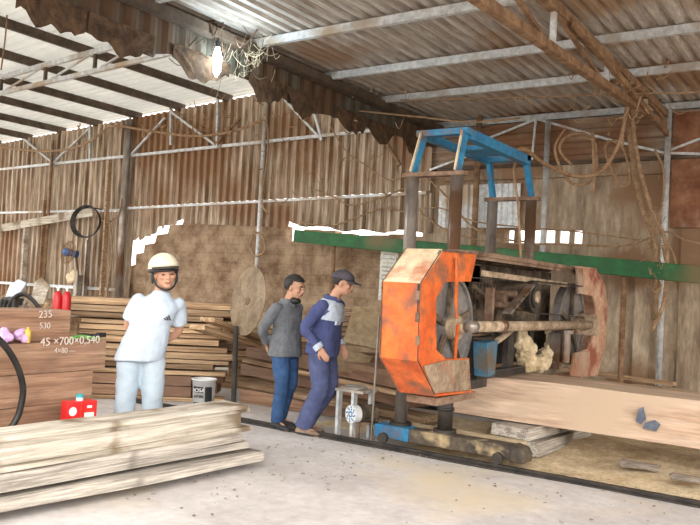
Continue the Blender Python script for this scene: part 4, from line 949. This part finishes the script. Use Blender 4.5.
bm = BM(); cyl(bm, -ax_ * .16, Vector((.17, .1, -.45)), .03, 12); cyl(bm, (.17, .1, -.4), (.17, .1, -fz.z), .045, 12); obj('stand', bm, 'steel', fan)
c = at(87.5, 222, Y=11.5); bm = BM(); random.seed(4)
for k in range(5): tube(bm, [c + Vector((math.cos(t) * (.47 + k * .012), -.02 * k, math.sin(t) * (.335 + .01 * k + .01 * math.sin(3 * t + k)))) for t in [2 * math.pi * j / 40 for j in range(41)]], .012, 6)
cyl(bm, (c.x, c.y - .12, c.z + .335), (c.x, WY - .04, c.z + .335), .015, 8); tag(obj('cable_coil', bm, 'black'), 'round coil of black cable hung on the ribbed wall', 'coil')
a = at(-20, 232, Y=11.6); b2 = at(93, 212, Y=11.75); bm = BM(); beam(bm, a, b2, .05, .19); tag(obj('plank', bm, 'wood_pale'), 'long pale board fixed slanting across the left ribbed wall', 'board')
for (a, b2, wd, m, lab) in (((27, 222), (22, 300), .13, 'wood_pale', 'pale upright post under the slanting board'), ((110, 160), (105, 300), .10, 'wood', 'thin wooden upright beside the steel post'), ((88, 240), (84, 300), .10, 'steel', 'grey upright channel near the fan'), ((45, 200), (45, 290), .08, 'rust_steel', 'dark rusty upright against the left ribbed wall'), ((80, 275), (80, 305), .3, 'wood_grey', 'grey short upright board behind the fan stand')):
    A = at(*a, Y=11.72); B = at(*b2, Y=11.72); B.z = 0; B.x = A.x + .0
    bm = BM(); beam(bm, B, A, wd, .05, Vector((1, 0, 0))); tag(obj('upright_post', bm, m), lab, 'post')
# white sack by the fan
p = at(72, 276, Y=11.3); bm = BM()
for k in range(6): ell(bm, p + Vector((random.uniform(-.1, .1), 0, random.uniform(-.1, .1))), (.1, .08, .1))
o = obj('hanging_sack', bm, 'cream'); remesh(o, .03, 1); tag(o, 'small pale cloth sack hanging on the fan stand', 'sack')

# ------------------------------------------------------------------ lumber pile behind the man in the tee
ordn = ['lowest', 'second', 'third', 'fourth', 'fifth', 'sixth', 'seventh', 'eighth', 'ninth', 'tenth', 'eleventh', 'twelfth', 'thirteenth', 'fourteenth', 'fifteenth', 'sixteenth', 'seventeenth', 'eighteenth', 'nineteenth', 'twentieth']
random.seed(31)
u_ = (r0 * 1.0 + f0 * .10).normalized(); ang = math.atan2(u_.y, u_.x)
O = at(150, 400, z=0); O.z = 0
z = .0
nlay = 15
for k in range(nlay):
    T = random.choice((.045, .05, .06, .075)) if k not in (1, 2) else .12
    for row in range(2):
        right = random.uniform(.70, 1.12) - (row * .1) - (.15 if k > 14 else 0); L_ = right + random.uniform(1.0, 1.25)
        if k in (1, 2) and row == 0: L_ = 1.5; right = .50
        s = O + u_ * (right - L_) + f0 * (row * .36 + random.uniform(-.02, .02))
        s.z = z
        wd = random.uniform(.24, .32)
        plank(L_, wd, T, s, ang + random.uniform(-.008, .008), 'wood' if k not in (1, 2) else 'wood_red',
              '%s board up in the %s row of the long pile behind the helmeted person' % (ordn[k], 'front' if row == 0 else 'rear'), 'board', 'planks in the long pile', 'plank', seed=k * 2 + row, wave=.02)
    z += T + .012 + (.012 if k % 4 == 3 else 0)
ptop = z

# slanting boards and thick beams to the right of the saw blade
def bp(a, b2, za, zb, W, T, m, lab, cat='board', name='plank', group=None, roll=0, seed=1):
    A = at(*a, z=za); B = at(*b2, z=zb); d = B - A; h = math.hypot(d.x, d.y)
    return plank(d.length, W, T, A, math.atan2(d.y, d.x), m, lab, cat, group, name, tilt=-math.atan2(d.z, h), roll=roll, seed=seed, wave=.015)
bp((240, 402), (430, 432), .0, .0, .30, .16, 'wood_red', 'long low beam on the floor behind the two walking people', 'beam', 'timber_beam', seed=3)
bp((238, 386), (420, 424), .17, .17, .30, .07, 'wood', 'plank resting on the low beam behind the two people', seed=4)
bp((240, 374), (410, 408), .26, .26, .32, .14, 'wood_red', 'thick reddish beam in the middle of the right pile', 'beam', 'timber_beam', seed=5)
bp((242, 362), (400, 396), .42, .42, .30, .05, 'wood', 'brown plank just above the thick middle beam', seed=6)
bp((245, 356), (395, 388), .49, .49, .34, .17, 'wood_red', 'large squared beam behind the capped person', 'beam', 'timber_beam', seed=7)
bp((214, 322), (268, 342), 1.02, .74, .20, .05, 'wood', 'upper slanting board behind the saw disc', seed=10)
bp((205, 330), (262, 348), .96, .66, .20, .05, 'wood', 'lower slanting board behind the saw disc', seed=11)
random.seed(9)
for k in range(8):
    a = (318 + random.uniform(-6, 10), 308 + k * 5.2); 
    A = at(a[0], a[1] , d=10.6); 
    plank(random.uniform(.9, 1.7), .3, .045, A, math.atan2(r0.y, r0.x) + random.uniform(-.1, .15), 'wood', '%s plank from the top of the rear pile beneath the green beam' % ['uppermost', 'second', 'third', 'fourth', 'fifth', 'sixth', 'seventh', 'eighth'][k], 'board', 'planks in the rear pile', 'plank', seed=k + 100, wave=.02)
bm = BM(); boxr(bm, (-.1, .0, 0), (1.75, .55, .60)); o = obj('timber_block', bm, 'wood_red'); o.location = at(325, 398, z=0); o.rotation_euler = (0, 0, math.atan2(r0.y, r0.x)); tag(o, 'big squared block carrying the rear planks and plywood', 'timber')
random.seed(41); zq = 0
for k in range(10):
    T = random.choice((.06, .08, .10)); A = at(218 + random.uniform(-4, 8), 392, d=11.0); A.z = zq
    plank(random.uniform(1.2, 1.5), .3, T, A, ang - random.uniform(.02, .06), 'wood', '%s board up in the low stack between the saw disc and the grey pullover' % ordn[k], 'board', 'planks in the low stack', 'plank', seed=k + 140, wave=.02)
    zq += T + .012
# plywood sheets
def sheet(px, d4, th, m, label, name):
    q = [at(x, y, d=dd) for (x, y), dd in zip(px, d4)]; nrm = (q[1] - q[0]).cross(q[3] - q[0]).normalized()
    bm = BM(); prism(bm, q, nrm * th); return tag(obj(name, bm, m), label, 'plywood')
sheet([(343, 342), (354, 306), (391, 306), (386, 350)], (9.3, 9.65, 9.6, 9.25), .03, 'ply', 'tan plywood sheet leaning upright under the green beam', 'plywood_sheet')
sheet([(326, 366), (330, 342), (372, 357), (365, 373)], (8.75, 9.2, 9.05, 8.7), .04, 'ply', 'flat plywood sheet lying on the pile beside the capped person', 'plywood_sheet')

# old circular saw blade on a post
c = at(248, 301, d=9.0); nrm = (-f0 * .58 - r0 * .80 + Vector((0, 0, .12))).normalized(); a_, b_ = basis(nrm)
sb = thing('circular_saw_blade', 'large rusty circular saw blade propped on a post before the lumber pile', 'saw blade', (c.x, c.y, 0))
bm = BM(); pts = []
for k in range(72):
    t = 2 * math.pi * k / 72; r = .395 + (.012 if k % 2 else 0); pts.append(Vector((0, 0, c.z)) + (a_ * math.cos(t) + b_ * math.sin(t)) * r)
prism(bm, pts, nrm * .006); obj('disc', bm, 'blade', sb)
bm = BM(); cyl(bm, Vector((0, 0, c.z)) + nrm * .006, Vector((0, 0, c.z)) + nrm * .012, .05, 20); obj('arbor_collar', bm, 'rust_mill', sb)
bm = BM()
for k in range(6):
    t = math.pi * k / 6 + .2; beam(bm, Vector((0, 0, c.z)) + nrm * .007 + (a_ * math.cos(t) + b_ * math.sin(t)) * .3, Vector((0, 0, c.z)) + nrm * .007 - (a_ * math.cos(t) + b_ * math.sin(t)) * .3, .003, .003)
obj('scratches', bm, 'bar_dust', sb)
pb = at(233, 402, z=0); pt_ = at(235, 330, d=9.0)
bm = BM(); v0 = at(234, 398, d=9.0) - Vector((c.x, c.y, 0)); v0.z = 0; v1 = at(236, 326, d=9.0) - Vector((c.x, c.y, 0)); tube(bm, [v0, v1], .03, 10); obj('prop_post', bm, 'dark_steel', sb)

# white bucket
p = at(203, 405, d=9.2); p.z = 0
bk = thing('paint_bucket', 'white plastic bucket with bold black print beside the lumber pile', 'bucket', p, YAW + R_(-6))
bm = BM(); n = 28; prof = [(.0, .0), (.115, .0), (.140, .33), (.150, .33), (.150, .345), (.140, .345), (.132, .34), (.108, .012), (.0, .012)]
rings = [[bm.verts.new((r * math.cos(2 * math.pi * k / n), r * math.sin(2 * math.pi * k / n), z + .02)) for k in range(n)] for r, z in prof if r > 0]
for A, B in zip(rings, rings[1:]):
    for k in range(n): bm.faces.new((A[k], A[(k + 1) % n], B[(k + 1) % n], B[k]))
bm.faces.new(rings[0]); bm.faces.new(rings[-1]); bmesh.ops.translate(bm, verts=bm.verts, vec=(0, 0, -.02)); obj('bucket_body', bm, 'white_plastic', bk, True)
bm = BM(); tube(bm, [Vector((math.cos(t) * .152, -.03, .33 + math.sin(t) * -.05)) for t in [math.pi * k / 14 for k in range(15)]], .004, 6); obj('handle', bm, 'steel', bk)
def curved(bm, x0, x1, z0, z1, off=.0015):
    n = 8; A = []; B = []
    for k in range(n + 1):
        x = x0 + (x1 - x0) * k / n; r = lambda z: .115 + .025 * z / .33 + off
        A.append(bm.verts.new((x, -math.sqrt(r(z0) ** 2 - x * x), z0))); B.append(bm.verts.new((x, -math.sqrt(r(z1) ** 2 - x * x), z1)))
    for k in range(n): bm.faces.new((A[k], A[k + 1], B[k + 1], B[k]))
bm = BM(); curved(bm, -.10, .03, .19, .26); curved(bm, .05, .115, .06, .26); curved(bm, -.10, -.02, .06, .075); obj('print_panel', bm, 'print', bk)
text('IOSA', 'white', .062, Vector(bk.location) + Matrix.Rotation(YAW + R_(-6), 3, 'Z') @ Vector((-.085, -.138, .20)), Matrix.Rotation(YAW + R_(-6), 3, 'Z') @ Vector((1, 0, 0)), (0, 0, 1), bk, 'lettering', .006)
text('ures', 'print', .062, Vector(bk.location) + Matrix.Rotation(YAW + R_(-6), 3, 'Z') @ Vector((-.075, -.134, .135)), Matrix.Rotation(YAW + R_(-6), 3, 'Z') @ Vector((1, 0, 0)), (0, 0, 1), bk, 'lettering', .006)

# small stand with motor beside the carriage
p = at(353, 437, z=0)
stn = thing('small_stand', 'low pale three-legged stand with worn top beside the rail', 'stand', (p.x + .03, p.y + .0, 0), R_(0))
bm = BM(); boxr(bm, (-.2, -.12, .46), (.14, .14, .485)); box(bm, (-.05, 0, .50), (.22, .16, .02), Matrix.Rotation(.1, 3, 'X')); obj('top', bm, 'wood_grey', stn)
for x, y in ((-.16, -.09), (.02, -.09), (.10, .10)):
    bm = BM(); beam(bm, (x, y, 0), (x, y, .46), .065, .03, Vector((1, 0, 0))); obj('leg', bm, 'purlin_pale', stn)
p = at(353, 414, d=7.75); q = p + (r0 * .30 + f0 * .22)
mt = thing('electric_motor', 'small grey electric motor with round fan cover beside the stand', 'motor', (p.x, p.y, 0))
l0 = Vector((0, 0, p.z)); dv = (r0 * .8 + f0 * .6).normalized()
bm = BM(); cyl(bm, l0 + dv * .03, l0 + dv * .27, .078, 20)
for k in range(14):
    t = 2 * math.pi * k / 14; a_, b_ = basis(dv); e = a_ * math.cos(t) + b_ * math.sin(t); beam(bm, l0 + dv * .05 + e * .08, l0 + dv * .25 + e * .08, .008, .02, e)
obj('housing', bm, 'grime', mt)
bm = BM(); cyl(bm, l0 - dv * .03, l0 + dv * .05, .088, 24); obj('fan_cover', bm, 'white_plastic', mt)
bm = BM()
for r in (.025, .05, .07):
    a_, b_ = basis(dv)
    for k in range(8):
        t = 2 * math.pi * k / 8 + r * 10; e = a_ * math.cos(t) + b_ * math.sin(t); cyl(bm, l0 - dv * .034 + e * r, l0 - dv * .02 + e * r, .009, 8)
obj('vent_holes', bm, mat('vent_blue', (.05, .2, .42), rough=.5), mt)
bm = BM(); beam(bm, l0 + dv * .08 - Vector((0, 0, .08)), Vector((dv.x * .08, dv.y * .08, 0)), .03, .02, Vector((1, 0, 0))); beam(bm, l0 + dv * .24 - Vector((0, 0, .08)), Vector((dv.x * .24, dv.y * .24, 0)), .03, .02, Vector((1, 0, 0))); box(bm, l0 + dv * .16 - Vector((0, 0, .09)), (.2, .16, .02)); obj('mount', bm, 'rust_mill', mt)
pa = at(371, 441, z=0); bm = BM(); cyl(bm, (0, 0, 0), (.02, .0, 1.22), .012, 10); cyl(bm, (.02, 0, 1.20), (.02, 0, 1.235), .018, 10); tag(obj('steel_rod', bm, 'steel', loc=pa), 'slender upright steel rod beside the blue carriage end', 'rod')
bm = BM(); pts = smooth_pts([at(373, 330, d=8.3), at(378, 380, d=8.2), at(386, 394, d=8.15), at(396, 388, d=8.2), at(397, 360, d=8.3)]); 
# ------------------------------------------------------------------ cables, hoses, ropes
def cable(name, pts, r, m, label, cat, group=None, Y=11.75, sub=6):
    P = smooth_pts([at(p[0], p[1], Y=(p[2] if len(p) > 2 else Y)) for p in pts], sub)
    bm = BM(); tube(bm, P, r * .8, 7); return tag(obj(name, bm, m, smooth=True), label, cat, group)
G = 'dusty cables strung through the workshop'
cable('hose', [(517, 150, 8.6), (526, 150, 9), (545, 164, 10), (575, 176, 10.8), (600, 172, 11), (616, 150, 11), (624, 125, 11), (628, 100, 11)], .035, 'hose', 'thick tan hose sweeping from the blue crown up to the dusty truss', 'hose')
cable('hose', [(519, 152, 8.5), (514, 170, 8.5), (518, 205, 8.4), (521, 258, 8.3)], .018, 'hose', 'thin tan hose dropping from the crown frame to the saw head', 'hose')
cable('hose', [(566, 128), (555, 150), (570, 182), (592, 180), (597, 150), (585, 134), (566, 137), (560, 150), (572, 165)], .028, 'hose', 'looped brown hose hanging beside the white wall post, left coil', 'hose', Y=11.3)
cable('hose', [(612, 140), (624, 150), (630, 180), (622, 186), (612, 170), (605, 150), (610, 140)], .026, 'hose', 'smaller brown hose loop right of the left coil', 'hose', Y=11.2)
cable('hose', [(592, 132), (594, 160), (593, 193)], .03, 'hose', 'straight hanging hose end between the two hose loops', 'hose', Y=11.1)
cable('cable', [(628, 95), (630, 140), (640, 200), (656, 250), (655, 320)], .045, 'rope', 'thick dusty cable bundle dropping from the truss to the floor', 'cable', G, Y=11.2)
cable('cable', [(631, 95), (636, 150), (650, 205), (666, 245), (664, 300), (652, 330)], .035, 'rope', 'dusty cable bundle right of the thickest bundle', 'cable', G, Y=11.1)
cable('cable', [(655, 150), (664, 175), (660, 215), (652, 240), (660, 262), (668, 280)], .022, 'rope', 'kinked tan cable by the galvanised wall post', 'cable', G, Y=11.3)
cable('cable', [(666, 240), (675, 260), (677, 282), (668, 270), (662, 245)], .02, 'rope', 'short looped cable end low on the wall post', 'cable', G, Y=11.2)
cable('cable', [(650, 235), (668, 232), (685, 240), (705, 245)], .02, 'rope', 'cable running right from the knot on the wall post', 'cable', G)
cable('cable', [(648, 242), (655, 255), (650, 270), (660, 285), (655, 300)], .025, 'rope', 'tangled cable knot hanging on the thick bundle', 'cable', G, Y=11.25)
cable('cable', [(420, 212), (450, 232), (500, 243), (560, 244), (620, 246), (650, 238)], .022, 'rope', 'pale cable slung from behind the columns to the wall post', 'cable', G, Y=11.4)
cable('cable', [(424, 175), (445, 195), (470, 225), (500, 238), (530, 242)], .022, 'rope', 'cable slanting down behind the columns of the saw', 'cable', G, Y=11.5)
cable('cable', [(410, 210), (440, 208), (470, 220), (500, 225), (580, 232), (640, 240)], .015, 'rope', 'thin cable behind the saw just above the green beam', 'cable', G, Y=11.5)
cable('cable', [(320, 107), (360, 111), (420, 117), (470, 122), (520, 118)], .016, 'rope', 'taut dusty cable near the roof above the blue crown', 'cable', G, Y=9.5)
cable('cable', [(400, 100), (460, 99), (540, 97), (620, 94), (705, 92)], .012, 'rope', 'thin string stretched level beneath the right roof', 'cable', G, Y=9.8)
cable('cable', [(-5, 146), (25, 150), (51, 151), (80, 146), (99, 135), (113, 126), (151, 131), (192, 136), (230, 132), (262, 120)], .035, 'rope', 'sagging dusty cable along the top of the left ribbed wall', 'cable', G, Y=11.7)
cable('cable', [(262, 118), (268, 128), (267, 160), (262, 200), (268, 214)], .02, 'rope', 'cable hanging down the thin middle wall post', 'cable', G, Y=11.6)
cable('cable', [(330, 125), (345, 150), (365, 165), (390, 180), (410, 172)], .016, 'rope', 'drooping cable on the ribbed wall left of the blue crown', 'cable', G, Y=11.6)
cable('cable', [(300, 222), (330, 226), (360, 216), (385, 208), (410, 214)], .02, 'rope', 'cable lying along the crumbling top of the brickwork', 'cable', G, Y=11.8)
cable('cable', [(310, 188), (330, 195), (350, 205), (375, 200), (400, 190), (425, 180)], .016, 'rope', 'thin brown cable crossing the ribbed wall above the green beam', 'cable', G, Y=11.75)
cable('cable', [(253, 235), (250, 247), (256, 256), (265, 250), (262, 236), (254, 232)], .03, 'rope', 'small ring of cable hung on the middle wall post', 'cable', G, Y=11.6)
cable('cable', [(7, 15, 6.5), (5, 40, 6.5), (1, 70, 6.5)], .014, 'rust_steel', 'thin rod hanging from the fascia at the upper left', 'cable', G)
cable('cable', [(90, 205), (105, 222), (118, 215), (122, 198)], .02, 'rope', 'cable drooping between the black coil and the steel post', 'cable', G, Y=11.7)
cable('cable', [(108, 214), (112, 250), (106, 300)], .03, 'rope', 'frayed cable hanging beside the steel post', 'cable', G, Y=11.65)
# cobwebs
random.seed(77)
def webs(name, cx, cy, sx, sy, d, nn, label, r=.006, m='cobweb'):
    bm = BM()
    for k in range(nn):
        a = at(cx + random.gauss(0, sx), cy + random.gauss(0, sy), d=d + random.uniform(-.2, .2)); b2 = a + Vector((random.gauss(0, .13), random.gauss(0, .13), random.gauss(-.02, .09)))
        mid = (a + b2) / 2 - Vector((0, 0, random.uniform(0, .15))); tube(bm, smooth_pts([a, mid, b2], 4), random.uniform(.4, 1.3) * r, 4)
    tag(obj(name, bm, m), label, 'cobweb', kind='stuff')
webs('cobweb', 245, 52, 14, 9, 9.3, 60, 'dusty cobwebs tangled beside the bright lamp', .0035)
webs('cobweb', 205, 35, 22, 14, 8.9, 40, 'brown cobwebs on the roof valley', .008, 'tarp')
webs('cobweb', 345, 85, 26, 14, 11.3, 40, 'cobwebs trailing beneath the far end of the roof valley')
webs('cobweb', 215, 120, 55, 10, 15.0, 60, 'brown dust webs high on the ribbed wall', .012, 'rope')
webs('cobweb', 330, 165, 40, 22, 14.0, 40, 'dust webs on the ribbed wall near the blue crown', .01, 'rope')
webs('cobweb', 610, 95, 40, 18, 9.3, 40, 'cobwebs hanging from the dusty truss', .008, 'rope')
webs('cobweb', 655, 250, 5, 30, 10.3, 40, 'frayed fibres around the cables on the wall post', .007, 'rope')

# lamp in the roof valley
p = at(217, 62, X=-6.25)
lp = thing('hanging_lamp', 'bright blue-white lamp glowing under the roof valley', 'lamp', p)
bm = BM(); tube(bm, [(0, 0, -.17), (0, 0, -.10), (0, 0, .05), (0, 0, .17)], [.01, .045, .055, .02], 12); obj('bulb', bm, 'lamp', lp, True)
bm = BM(); cyl(bm, (0, 0, .17), (0, 0, .24), .025, 12); cyl(bm, (0, 0, .24), (0, 0, 4.3 - p.z), .006, 6); obj('cord', bm, 'black', lp)
ld = bpy.data.lights.new('bulb_light', 'POINT'); ld.energy = 17; ld.color = (.72, .90, 1); ld.shadow_soft_size = .08
lo_ = bpy.data.objects.new('bulb_light', ld); COL.objects.link(lo_); lo_.parent = lp; lo_.location = (.30, 0, .05)

# loose chips on the floor
random.seed(90); bm = BM()
for k in range(240):
    x = random.uniform(-4.2, -.6) if k % 3 else random.uniform(-4.6, -3.4); y = random.choice((random.gauss(6.2, .25), random.uniform(4.2, 6.3), random.gauss(6.75, .15))) if k % 3 else random.uniform(3.6, 6.2)
    sz_ = random.uniform(.004, .016); box(bm, (x, y, .008), (sz_ * 2, sz_, .004), Matrix.Rotation(random.uniform(0, 3), 3, 'Z') @ Matrix.Rotation(random.uniform(-.3, .3), 3, 'X'))
tag(obj('wood_chips', bm, 'bark'), 'small wood chips scattered over the pale concrete floor', 'wood chips', kind='stuff')
